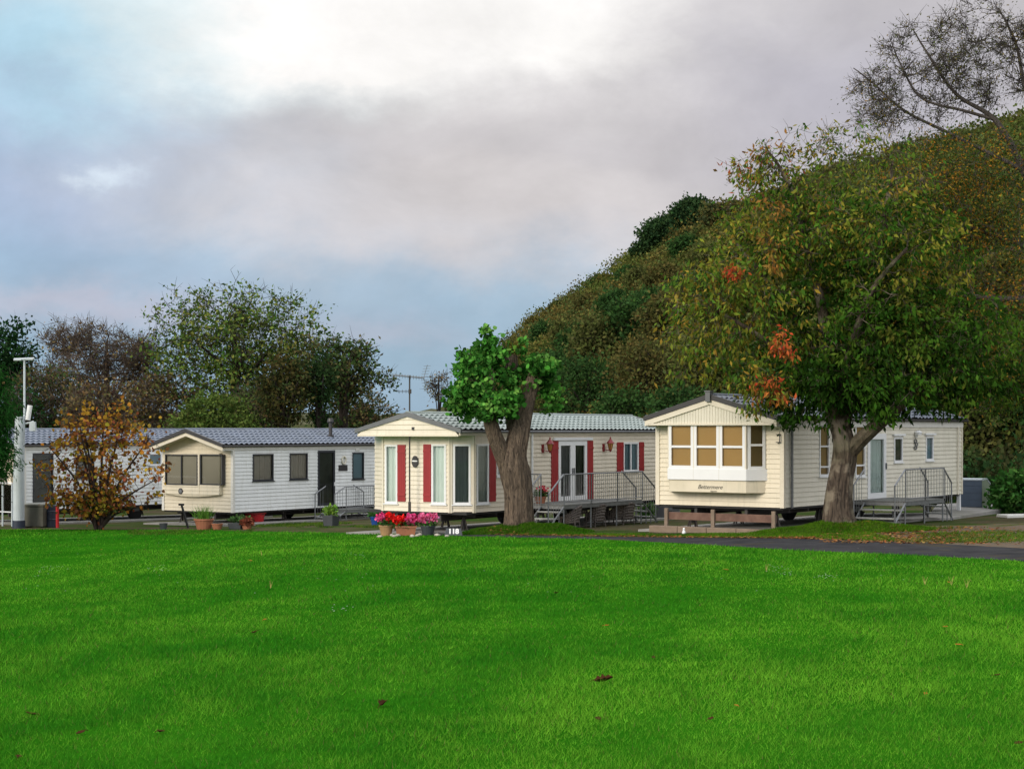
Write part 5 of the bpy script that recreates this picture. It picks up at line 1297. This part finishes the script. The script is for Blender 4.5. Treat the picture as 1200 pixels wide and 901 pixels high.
AC = [(.42, .18, .03), (.28, .11, .03), (.46, .27, .035), (.15, .07, .03), (.28, .21, .03), (.24, .08, .04)]
ks = dict(f=pls, sc=ss, shape='broad', aspect=.7, droop=.6, mix=.6, twigs=3)
make_tree('autumn_shrub', bs, 'multi-stemmed shrub with thin orange and brown autumn leaves in front of the leftmost caravan', 'shrub', limbss,
  [E(120, 545, 72, 64, 200, 10, .125, .24, AC, 0, 1.5, **ks), E(110, 588, 52, 20, 50, 10, .12, .22, AC, 0, 1.1, **ks), E(105, 505, 40, 34, 46, 10, .14, .24, AC+[(.36, .2, .03)]*2, 0, .9, **ks), E(115, 585, 40, 22, 60, 14, .13, .22, AC+[(.06, .09, .02)]*2, 0, .8, **ks), E(150, 490, 30, 26, 18, 7, .14, .2, [(.40, .17, .03), (.3, .2, .03)], 0, .5, **ks)],
  B_twig, 55, rmax=.012, sag=.05)

# ---- rhododendron
def bush(name, px, py, Y, rp, hp, n, lpc, size, cols, label, cat, seed, group=None, shape='broad', aspect=.45, droop=.1, cr=.3, trunk=.05, topup=.45):
    X = (px-600)/F*Y; b = Vector((X, Y, gz(X, Y))); sc = Y/F; yb = HOR+(CAMZ-b.z)/Y*F; H = (yb-py)*sc
    f = lambda x, y, r, dy=0: ((x-px)*sc, dy, (yb-y)*sc, r*sc)
    top = H*topup
    limbs = [[(0, 0, -.1, trunk*1.3), (.02, 0, H*.3, trunk), (.0, .03, H*.65, trunk*.5)]]
    for k_ in range(4):
        a = k_*1.57+seed; limbs.append([(0, 0, H*.12, trunk*.6), (math.cos(a)*rp*sc*.4, math.sin(a)*rp*sc*.4, H*.45, trunk*.4), (math.cos(a)*rp*sc*.6, math.sin(a)*rp*sc*.6, H*.7, trunk*.15)])
    e = dict(c=(0, 0, H-hp*sc), r=(rp*sc, rp*sc*.9, hp*sc), n=n, lpc=lpc, size=size, cr=cr, cols=cols, shape=shape, aspect=aspect, droop=droop, surf=3.5, twigs=1)
    return make_tree(name, b, label, cat, limbs, [e], B_dark, seed, group, rmax=.03)
RG = [(.035, .12, .02), (.05, .15, .03), (.025, .08, .015), (.08, .17, .04)]
bush('rhododendron_bush', 1203, 548, 54.5, 42, 42, 330, 22, .17, RG, 'rounded glossy green rhododendron bush at the right edge beyond the storage box', 'bush', 61, cr=.22)

# ---- conifer at the left edge
Yc = 53; sc_ = Yc/F; Xc = (-42-600)*sc_; bc = Vector((Xc, Yc, gz(Xc, Yc)))
ybc = HOR+(CAMZ-bc.z)/Yc*F
def plc(px, py, r, dy=0): return ((px+42)*sc_, dy, (ybc-py)*sc_, r*sc_)
CN = [(.018, .080, .014), (.025, .105, .018), (.014, .055, .012)]
lc_ = [[(0, 0, -.1, .2), plc(-42, 500, 6), plc(-41, 400, 2)]]
for py in range(440, 600, 14):
    for a in (-2.6, -1.5, -.5, .4, 1.5, 2.6):
        L_ = (58-(600-py)*.06)*sc_; z = plc(0, py-10, 0)[2]; lc_.append([(0, 0, z+.3, .03), (math.cos(a)*L_*.5, math.sin(a)*L_*.5, z+.25, .02), (math.cos(a)*L_*.95, math.sin(a)*L_*.95, z-.15, .008)])
kc = dict(f=plc, sc=sc_, shape='long', aspect=.16, droop=.9, twigs=2)
make_tree('conifer', bc, 'dark green drooping conifer at the left edge beside the white post', 'tree', lc_, [E(-40, 475, 58, 58, 380, 50, .20, .26, CN, 0, 1.6, **kc), E(-38, 532, 56, 38, 280, 50, .20, .26, CN, 0, 1.5, **kc)], B_dark, 71, rmax=.02, sag=-.05)

# ---- background trees
def btree(name, px, top, Y, rp, cyp, hp, n, lpc, size, cols, label, seed, cr=.6, trunk=.22, bark=None, shape='long', aspect=.6, surf=2.2, twigs=2, tr=1.0, extra=(), lean=0, cat='tree', group='trees behind the caravans', **kk):
    X = (px-600)/F*Y; b = Vector((X, Y, gz(X, Y)-.1)); sc = Y/F; yb = HOR+(CAMZ-b.z)/Y*F
    f = lambda x, y, r, dy=0: ((x-px)*sc, dy, (yb-y)*sc, r*sc)
    cz = (yb-cyp)*sc; H = (yb-top)*sc
    limbs = [[(0, 0, -.2, trunk*1.3), (.05, 0, cz*.35, trunk), (lean*.5, .1, cz*.8, trunk*.75), (lean, 0, cz+.3*hp*sc, trunk*.4), (lean, .2, cz+.7*hp*sc, trunk*.12)]]
    q = random.Random(seed)
    for i in range(7):
        a = i*2.4+seed; rr_ = rp*sc*q.uniform(.55, .85); z0 = cz*q.uniform(.45, .95); z1 = cz+hp*sc*q.uniform(-.2, .55)
        limbs.append([(lean*.3, 0, z0, trunk*.5), (math.cos(a)*rr_*.45, math.sin(a)*rr_*.45, z0*.5+z1*.5+.2, trunk*.32), (math.cos(a)*rr_, math.sin(a)*rr_, z1, trunk*.1)])
    env = [dict(c=(lean, 0, cz), r=(rp*sc, rp*sc*.85, hp*sc), n=n, lpc=lpc, size=size, cr=cr, cols=cols, shape=shape, aspect=aspect, droop=.2, surf=surf, twigs=twigs, tr=tr, mix=.35)]
    for (ex, ey, erx, ery, en, el) in extra:
        c = f(ex, ey, 0)[:3]; env.append(dict(c=c, r=(erx*sc, erx*sc*.8, ery*sc), n=en, lpc=el, size=size, cr=cr, cols=cols, shape=shape, aspect=aspect, droop=.2, surf=surf, twigs=twigs, tr=tr, mix=.35))
    return make_tree(name, b, label, cat, limbs, env, bark or B_dark, seed, group, rmax=.09, **kk)
TG = [(.085, .15, .03), (.13, .19, .04), (.05, .105, .022), (.17, .19, .045)]
TD = [(.045, .085, .025), (.07, .10, .032), (.11, .10, .038), (.035, .065, .02)]
TB = [(.12, .095, .05), (.16, .12, .055), (.10, .105, .04), (.19, .13, .055)]
btree('broadleaf_tree', 275, 333, 92, 92, 425, 82, 460, 19, .22, TG, 'largest airy green broadleaf tree, rising behind the pale caravan', 81, cr=.62, trunk=.3, twigs=3, tr=2.2,
      extra=((215, 400, 46, 62, 100, 11), (345, 410, 50, 60, 120, 17), (280, 362, 75, 34, 90, 12)))
btree('oak_tree', 402, 397, 86, 40, 435, 34, 120, 22, .2, TD, 'dark oak with a twisting low branch left of the television aerial', 82, cr=.5, trunk=.26, twigs=3, tr=2.0, extra=((436, 448, 28, 18, 34, 12), (385, 470, 34, 40, 60, 16), (420, 412, 20, 14, 24, 20), (372, 425, 24, 34, 34, 18)))
btree('bare_tree', 125, 378, 95, 72, 430, 48, 260, 5, .18, TB, 'brownish nearly bare spreading tree behind the leftmost caravan', 83, cr=.6, trunk=.24, twigs=9, tr=2.6, bark=B_brown, extra=((85, 400, 40, 26, 70, 6), (165, 420, 35, 30, 60, 8)))
btree('dark_tree', 8, 379, 97, 30, 425, 46, 130, 34, .24, [(.012, .04, .014), (.02, .055, .018)], 'very dark green tree at the top of the left edge', 84, cr=.55)
btree('olive_conifer', 331, 408, 82, 28, 455, 44, 130, 30, .2, [(.055, .06, .02), (.075, .065, .022), (.035, .05, .018)], 'narrow olive-brown tree with a straight trunk before the largest tree', 85, cr=.42, trunk=.2)
btree('ivy_trunk_tree', 374, 420, 83, 15, 460, 45, 60, 34, .2, [(.02, .045, .015), (.03, .06, .02)], 'narrow dark ivy-clad tree between the olive tree and oak', 86, cr=.35, trunk=.24)
btree('thin_tree', 514, 430, 100, 12, 452, 20, 26, 12, .16, TB, 'small thin brownish tree just left of the pollarded tree', 87, cr=.4, trunk=.08, twigs=6, tr=2)
btree('low_tree', 425, 462, 92, 38, 488, 26, 120, 22, .2, TD+TB, 'low dark straggly tree behind the gap of the two middle caravans', 88, cr=.45, trunk=.12, twigs=4, tr=2)
btree('low_tree', 555, 470, 98, 34, 492, 22, 80, 24, .22, [(.06, .065, .02), (.04, .055, .02)], 'low olive tree showing behind the pollarded tree roofline', 89, cr=.45, trunk=.12)
bush('round_bush', 250, 463, 80, 46, 46, 420, 26, .17, [(.085, .13, .028), (.06, .10, .022), (.11, .15, .035)], 'big rounded light green bush above the roof of the pale caravan', 'bush', 90, cr=.35, aspect=.5, topup=.3)
for i, (px, top, Y, rp, hp, cols, lab) in enumerate((
    (60, 425, 90, 46, 42, TB+TD, 'dull brown-green tree behind the white post and shrub'), (185, 440, 91, 44, 34, TB, 'brown twiggy tree left of the rounded light green bush'),
    (20, 455, 88, 36, 34, [(.02, .06, .02), (.03, .07, .02)], 'dark green low tree behind the white mast'), (300, 455, 88, 32, 32, TD, 'dark low tree right of the rounded light green bush'), (115, 450, 86, 40, 34, TB+[(.05, .03, .025)], 'purplish brown twiggy low tree directly above the autumn shrub'))):
    btree('thicket_tree', px, top, Y, rp, top+hp, hp, 190, 16, .2, cols, lab, 100+i, bark=B_brown, cr=.5, trunk=.12, twigs=6, tr=2.2, surf=2.8)
# undergrowth mass behind the caravans, and at the foot of the hill
def mass(name, boxes, size, cols, label, seed, lpc=150, m=None):
    rg = np.random.default_rng(seed); Vs = []; Cs = []
    for (X, Y, Z, rx, rz, ci) in boxes:
        n = int(lpc*rg.uniform(.7, 1.3)); d = norm(rg.normal(size=(n, 3))); d[:, 2] = np.abs(d[:, 2])*1.0-.15*rg.random(n)
        P = np.array([X, Y, Z])+d*np.array([rx, rx, rz])*(.72+.36*rg.random((n, 1)))
        V, k = leaf_geo(rg, P, size*(.6+.8*rg.random(n)), .0, d, 'long', .75); Vs.append(V); c = np.array(cols[ci]); Cs.append(jit_cols(rg, np.tile(c*rg.uniform(.75, 1.3), (n, 1)), .28))
    o = poly_mesh(name, np.concatenate(Vs), 4, np.concatenate(Cs), LEAFM); tag(o, label, 'scrub', kind='stuff'); return o
rg = np.random.default_rng(11); bx = []
for i in range(230):
    px = rg.uniform(-250, 640); Y = rg.uniform(84, 104); X = (px-600)/F*Y; h = rg.uniform(1.3, 2.6) if px < 400 else rg.uniform(.9, 1.5); bx.append((X, Y, gz(X, Y), rg.uniform(1, 1.9), h, int(rg.integers(0, 5))))
mass('undergrowth', bx, .26, [(.05, .045, .025), (.035, .05, .018), (.06, .06, .025), (.045, .035, .025), (.03, .04, .016)], 'brown and dark green undergrowth behind the caravans', 12, 260)

# hillside scrub
SCRUB = [(.095, .105, .027), (.075, .10, .024), (.12, .11, .03), (.062, .09, .027), (.095, .09, .028), (.13, .10, .028), (.08, .105, .036)]
bx = []; n = 0
CLEAR = [(709, 722, 160, 191)]
while len(bx) < 5200:
    px = rg.uniform(545, 1420); s = rg.random()**.9*1.06
    if px > 1000 and rg.random() < .45: continue
    big = rg.random() < .16; df, dr = interp(FOOT, px), interp(RIDGE, px)
    if any(a < px < b and c_ < df+(dr-df)*s < d_ for a, b, c_, d_ in CLEAR): continue
    df, dr = interp(FOOT, px), interp(RIDGE, px); Y = df+(dr-df)*s; X = (px-600)/F*Y
    nn_ = 1.2*math.sin(px*.021+s*9)+1.1*math.sin(px*.047-s*14+2)+rg.normal()*.55
    ci = int(np.clip((nn_+2.6)/5.2*7, 0, 6)); z = gz(X, Y)-(.9 if big else 0); r_ = rg.uniform(.7, 1.7)*(1.0+.35*(s < .35))*(2.0 if big else 1.0)*(rg.uniform(.8, 1.5) if s > .9 else 1)
    if px > 980: ci = int(rg.choice([0, 1, 3, 3, 6, 1, 4]))
    bx.append((X, Y, z, r_, r_*rg.uniform(.7, 1.15), ci))
mass('hillside_scrub', bx, .30, SCRUB, 'olive and brown scrub covering the steep hillside', 13, 74)

# dark wood tree on the ridge and trees along the foot of the hill
def htree(px, s, rp, hp, cols, label, seed, n=150, lpc=34, size=.4, group='trees on the hillside', name='hillside_tree', trunk=.25):
    df, dr = interp(FOOT, px), interp(RIDGE, px); Y = df+(dr-df)*s; X = (px-600)/F*Y; b = Vector((X, Y, gz(X, Y)-.3)); sc = Y/F
    W_ = rp*sc; H = hp*sc; cz = H*.55
    limbs = [[(0, 0, -.3, trunk*1.2), (0, 0, cz*.8, trunk*.8), (0, .1, H*.85, trunk*.2)]]
    for i in range(5):
        a = i*1.256+seed; limbs.append([(0, 0, cz*.5, trunk*.5), (math.cos(a)*W_*.4, math.sin(a)*W_*.4, cz, trunk*.3), (math.cos(a)*W_*.75, math.sin(a)*W_*.75, cz*1.25, trunk*.1)])
    return make_tree(name, b, label, 'tree', limbs, [dict(c=(0, 0, cz), r=(W_, W_*.85, H*.5), n=n, lpc=lpc, size=size, cr=.16*W_+.35, cols=cols, shape='long', aspect=.7, droop=.1, surf=2.8, twigs=1, tr=2)], B_dark, seed, group, rmax=.08)
DK = [(.022, .05, .02), (.03, .065, .024), (.04, .075, .026)]
htree(782, .96, 30, 32, DK, 'left half of the wind-shaped dark evergreen pair on the ridge skyline', 201, 260, 44, .42)
htree(812, .97, 24, 40, DK, 'taller right half of the dark evergreen pair on the ridge skyline', 202, 240, 44, .42)
htree(760, .94, 18, 18, DK, 'small dark evergreen at the lower left end of the ridge clump', 203, 90, 36, .4)
htree(850, .90, 26, 30, [(.08, .09, .03), (.11, .09, .03), (.05, .07, .03)], 'olive-brown tree on the ridge right of the dark evergreens', 204, 130, 34, .38)
FO = [[(.03, .07, .02), (.042, .09, .025)], [(.075, .09, .027), (.095, .105, .032)], [(.095, .085, .027), (.07, .075, .024)], [(.04, .09, .024), (.03, .07, .02)]]
foot = [(600, .10, 34, 70, 2, 'brownish tree on the lower slope just right of the pollarded tree top'), (650, .06, 38, 78, 1, 'olive tree above the grey-green roof near the pollarded tree'), (690, .10, 42, 92, 0, 'dark tree with dense round crown above the French doors'), (730, .05, 36, 74, 3, 'green tree low behind the roof vents'),
        (760, .12, 44, 92, 2, 'brown-olive tree halfway behind the red-shuttered roof'), (800, .04, 40, 84, 0, 'dark green tree above the finial of the right caravan'), (835, .12, 44, 96, 1, 'olive tree seen through the left side of the cherry crown'), (870, .03, 40, 80, 3, 'green tree behind the right caravan gable'),
        (910, .10, 46, 100, 0, 'dark tree behind the cherry crown, left of its trunk'), (705, .28, 36, 66, 1, 'round olive tree part way up the hillside'), (745, .33, 34, 62, 3, 'dark green tree mid slope above the roof vents'), (790, .30, 38, 66, 2, 'rust-brown tree mid slope left of the cherry crown'), (660, .24, 32, 54, 3, 'dark green tree on the slope right of the pollard crown'),
        (960, .04, 48, 110, 0, 'dark tree hidden behind the cherry trunk'), (1020, .06, 50, 110, 3, 'dark green tree behind the cherry crown centre'), (1150, .02, 50, 120, 1, 'olive-green bushy tree right of the right caravan'), (1195, .05, 54, 140, 0, 'dark green tree at the right edge above the rhododendron'), (1110, .05, 48, 130, 0, 'dark green tree above the far end of the right caravan'),
        (1085, .22, 46, 100, 1, 'olive tree higher on the slope at right'), (1165, .20, 48, 110, 2, 'brownish tree higher on the slope near the right edge'), (1240, .04, 56, 150, 3, 'green tree just beyond the right edge of the lawn'), (880, .30, 40, 70, 1, 'olive tree on the slope behind the cherry crown left side')]
mid = [(612, .55, 15, 26, 2, 'small brown tree low on the skyline slope left'), (640, .62, 16, 24, 0, 'small dark tree high on the slope right of the pollard top'), (668, .5, 20, 30, 1, 'small olive tree mid slope, second from the pollard crown'),
  (690, .72, 15, 20, 2, 'small rust tree just below the skyline left of the white post'), (722, .55, 20, 30, 0, 'small dark tree mid slope below the white post'), (752, .66, 17, 24, 1, 'olive bushy tree below the lower end of the evergreen clump'), (780, .56, 22, 34, 2, 'rust-brown tree below the ridge evergreens'),
  (806, .74, 18, 26, 3, 'blue-green tree directly under the ridge evergreens'), (832, .58, 22, 36, 1, 'yellow-olive tree on the upper slope by the cherry crown edge'), (738, .8, 12, 14, 3, 'small green bush tree close under the skyline left of the evergreens'), (655, .93, 9, 10, 1, 'tiny skyline tree left part of the ridge'), (705, .95, 9, 11, 0, 'tiny dark skyline tree midway along the ridge'),
  (628, .9, 9, 11, 2, 'tiny brown skyline tree near the pollard crown'), (680, .38, 24, 42, 0, 'dark round tree left of centre on the lower slope'), (815, .42, 26, 44, 0, 'dark tree mid slope beside the cherry crown left tip'), (765, .45, 20, 34, 3, 'green tree at the very centre of the visible slope')]
foot += mid
for i, (px, s, rp, hp, c, lab) in enumerate(foot): htree(px, s, rp, hp, FO[c], lab, 210+i, 170, 30, .26 if s < .15 else .34, group='trees along the foot of the hill' if s < .2 else 'trees on the hillside')
bx = []
for i in range(420):
    px = rg.uniform(610, 1500); df = interp(FOOT, px); Y = df*rg.uniform(.88, 1.12); X = (px-600)/F*Y; r_ = rg.uniform(.9, 1.8); bx.append((X, Y, gz(X, Y), r_, r_*rg.uniform(.9, 1.5), int(rg.integers(0, 4))))
mass('hill_foot_undergrowth', bx, .22, [(.02, .045, .014), (.03, .05, .016), (.045, .05, .02), (.025, .06, .02)], 'dark undergrowth along the foot of the hill behind the caravans', 14, 230)

# far ridge across the valley
v = []; f = []; n = 120
for j, (yy, hh) in enumerate(((850, 0), (900, .45), (960, .85), (1040, 1.0), (1200, .8))):
    for i in range(n+1):
        x = -700+1100*i/n; h = 14+7*math.sin(x*.006+1)+3*math.sin(x*.021)+1.2*math.sin(x*.09)+.8*math.sin(x*.23); v.append((x, yy, -2.5+h*hh))
for j in range(4):
    for i in range(n): a = j*(n+1)+i; f.append((a, a+1, a+n+2, a+n+1))
mb = MB(); mb.v = v; mb.f = f; o = mb.build('far_hills', ramp_mat('far_woodland', [(.3, (.05, .06, .04)), (.6, (.10, .10, .06))], .05, bump=1, bscale=.4), None, smooth=True); tag(o, kind='structure')

# ------------------------------------------------------------------ sky
w = bpy.data.worlds.new('World'); SC.world = w; w.use_nodes = True; nt = w.node_tree; nt.nodes.clear(); L = nt.links.new
SUN_D = Vector((-.70, -.66, .40)).normalized(); el = math.asin(SUN_D.z); rot = math.atan2(SUN_D.x, SUN_D.y)
sky = N(nt, 'ShaderNodeTexSky'); sky.sky_type = 'NISHITA'; sky.sun_disc = False; sky.sun_elevation = el; sky.sun_rotation = rot
tc = N(nt, 'ShaderNodeTexCoord'); gen = tc.outputs['Generated']
def noise(scale, detail, st=(1, 1, 1), rough=.6, dist=0.0):
    mp = N(nt, 'ShaderNodeMapping'); mp.inputs['Scale'].default_value = st; L(gen, mp.inputs[0])
    n_ = N(nt, 'ShaderNodeTexNoise', Scale=float(scale), Detail=float(detail), Roughness=rough, Distortion=dist); L(mp.outputs[0], n_.inputs['Vector']); return n_
def vmath(op, a, b=None):
    n_ = N(nt, 'ShaderNodeVectorMath', operation=op)
    for i, q in enumerate((a, b)):
        if q is None: continue
        if hasattr(q, 'is_output'): L(q, n_.inputs[i])
        else: n_.inputs[i].default_value = q
    return n_
def fmath(op, a, b=None, c=None, clamp=False):
    n_ = N(nt, 'ShaderNodeMath', operation=op); n_.use_clamp = clamp
    for i, q in enumerate((a, b, c)):
        if q is None: continue
        if hasattr(q, 'is_output'): L(q, n_.inputs[i])
        else: n_.inputs[i].default_value = q
    return n_.outputs[0]
nd = noise(8, 8, (1, 1, 1.6), .6); off = vmath('SUBTRACT', nd.outputs['Color'], (.5, .5, .5)); off = vmath('MULTIPLY', off.outputs[0], (.16, 0, .10)); dirv = vmath('ADD', gen, off.outputs[0]).outputs[0]
def lobe(px, py, sx, sy, src=None):
    d = Vector(((px-600)/F, 1, (HOR-py)/F)).normalized()
    s = vmath('SUBTRACT', src or dirv, tuple(d)); m = vmath('MULTIPLY', s.outputs[0], (F/sx, 3.0, F/sy)); l = vmath('DOT_PRODUCT', m.outputs[0], m.outputs[0])
    return fmath('EXPONENT', fmath('MULTIPLY', l.outputs['Value'], -1.0))
def mixc(fac, a, b):
    m_ = N(nt, 'ShaderNodeMix', data_type='RGBA')
    if hasattr(fac, 'is_output'): L(fac, m_.inputs[0])
    else: m_.inputs[0].default_value = fac
    for i, q in ((6, a), (7, b)):
        if hasattr(q, 'is_output'): L(q, m_.inputs[i])
        else: m_.inputs[i].default_value = (*q, 1)
    return m_.outputs[2]
def mr(v, a, b, c=0.0, d=1.0, smooth=True):
    n_ = N(nt, 'ShaderNodeMapRange'); n_.interpolation_type = 'SMOOTHSTEP' if smooth else 'LINEAR'
    n_.inputs['From Min'].default_value = a; n_.inputs['From Max'].default_value = b; n_.inputs['To Min'].default_value = c; n_.inputs['To Max'].default_value = d; L(v, n_.inputs['Value']); return n_.outputs[0]
sp = N(nt, 'ShaderNodeSeparateXYZ'); L(dirv, sp.inputs[0]); Zc = sp.outputs['Z']; Xd = sp.outputs['X']
blue = mixc(.22, (.285, .44, .60), (.285, .44, .60)); nis = vmath('SCALE', sky.outputs[0]); nis.inputs['Scale'].default_value = .10
blue = mixc(.15, (.33, .49, .66), nis.outputs[0])
mauve = (.60, .575, .59)
# large cloud deck: mauve higher up and to the right, blue low left
edge = fmath('ADD', fmath('ADD', Zc, fmath('MULTIPLY', Xd, .25)), fmath('MULTIPLY', fmath('SUBTRACT', noise(3.2, 5, (1, 1, 3)).outputs['Fac'], .5), .07))
base = mixc(mr(edge, .072, .155), blue, mauve)
over = mixc(mr(Zc, .28, .55), base, (1.55, 1.57, 1.62)); base = over  # unseen sky overhead raised to brighten the scene
spg = N(nt, 'ShaderNodeSeparateXYZ'); L(gen, spg.inputs[0]); base = mixc(mr(spg.outputs['Y'], .15, -.35), base, (1.3, 1.33, 1.38))  # brighter sky added behind the camera to light the walls facing it
base = mixc(fmath('MULTIPLY', lobe(60, 200, 190, 110), .85), base, (.38, .49, .70))
base = mixc(fmath('MULTIPLY', lobe(60, 60, 190, 70), .85), base, (.42, .70, .88))
base = mixc(fmath('MULTIPLY', lobe(300, 40, 190, 70), .9), base, (.70, .88, .93))
base = mixc(fmath('MULTIPLY', lobe(420, 250, 280, 70), .75), base, (.72, .68, .70))
base = mixc(fmath('MULTIPLY', lobe(700, 200, 420, 70), .65), base, (.73, .69, .68))
base = mixc(fmath('MULTIPLY', lobe(600, 170, 360, 32), .4), base, (.52, .50, .53))
base = mixc(fmath('MULTIPLY', lobe(1020, 130, 230, 130), .8), base, (.49, .48, .55))
base = mixc(fmath('MULTIPLY', lobe(90, 372, 260, 26), .75), base, (.56, .56, .66))
base = mixc(fmath('MULTIPLY', lobe(430, 395, 110, 20), .5), base, (.54, .56, .66))
br = fmath('ADD', fmath('MULTIPLY', lobe(540, 5, 230, 92), 1.1), fmath('ADD', fmath('MULTIPLY', lobe(370, 66, 130, 42), .85), fmath('MULTIPLY', lobe(720, 25, 110, 60), .4)), clamp=True)
base = mixc(br, base, (1.02, 1.0, .98))
base = mixc(fmath('MULTIPLY', lobe(157, 193, 26, 16), .8), base, (.72, .82, .92))
# soft cloud texture
n1 = noise(9, 9, (1, 1, 1.7), .6, .3); n2 = noise(2.6, 6, (1, 1, 1.8), .55)
k1 = fmath('MULTIPLY', mr(n1.outputs['Fac'], .3, .7, .88, 1.12, False), mr(n2.outputs['Fac'], .3, .7, .92, 1.08, False))
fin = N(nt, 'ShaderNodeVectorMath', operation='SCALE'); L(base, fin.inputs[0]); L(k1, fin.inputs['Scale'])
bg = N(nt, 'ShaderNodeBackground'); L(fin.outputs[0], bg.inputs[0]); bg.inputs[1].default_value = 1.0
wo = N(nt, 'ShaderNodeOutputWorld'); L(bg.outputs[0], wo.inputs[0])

sd = bpy.data.lights.new('sun', 'SUN'); sd.energy = 2.3; sd.angle = R(22); sd.color = (1, .88, .72); so = bpy.data.objects.new('sun', sd); COL.objects.link(so)
so.rotation_euler = SUN_D.to_track_quat('Z', 'Y').to_euler()

# ------------------------------------------------------------------ camera
cd = bpy.data.cameras.new('camera'); co = bpy.data.objects.new('camera', cd); COL.objects.link(co); co.location = (0, 0, CAMZ); co.rotation_euler = (math.pi/2, 0, 0)
cd.sensor_width = 36; cd.lens = 36*F/1200; cd.shift_y = (HOR-450.5)/1200; cd.clip_end = 8000; cd.clip_start = .1; SC.camera = co
SC.render.engine = 'CYCLES'; SC.view_settings.view_transform = 'Standard'; SC.view_settings.look = 'None'; SC.view_settings.exposure = 0; SC.view_settings.gamma = 1; SC.view_settings.use_curve_mapping = False
SC.cycles.max_bounces = 6; SC.cycles.transparent_max_bounces = 8; SC.cycles.use_denoising = True
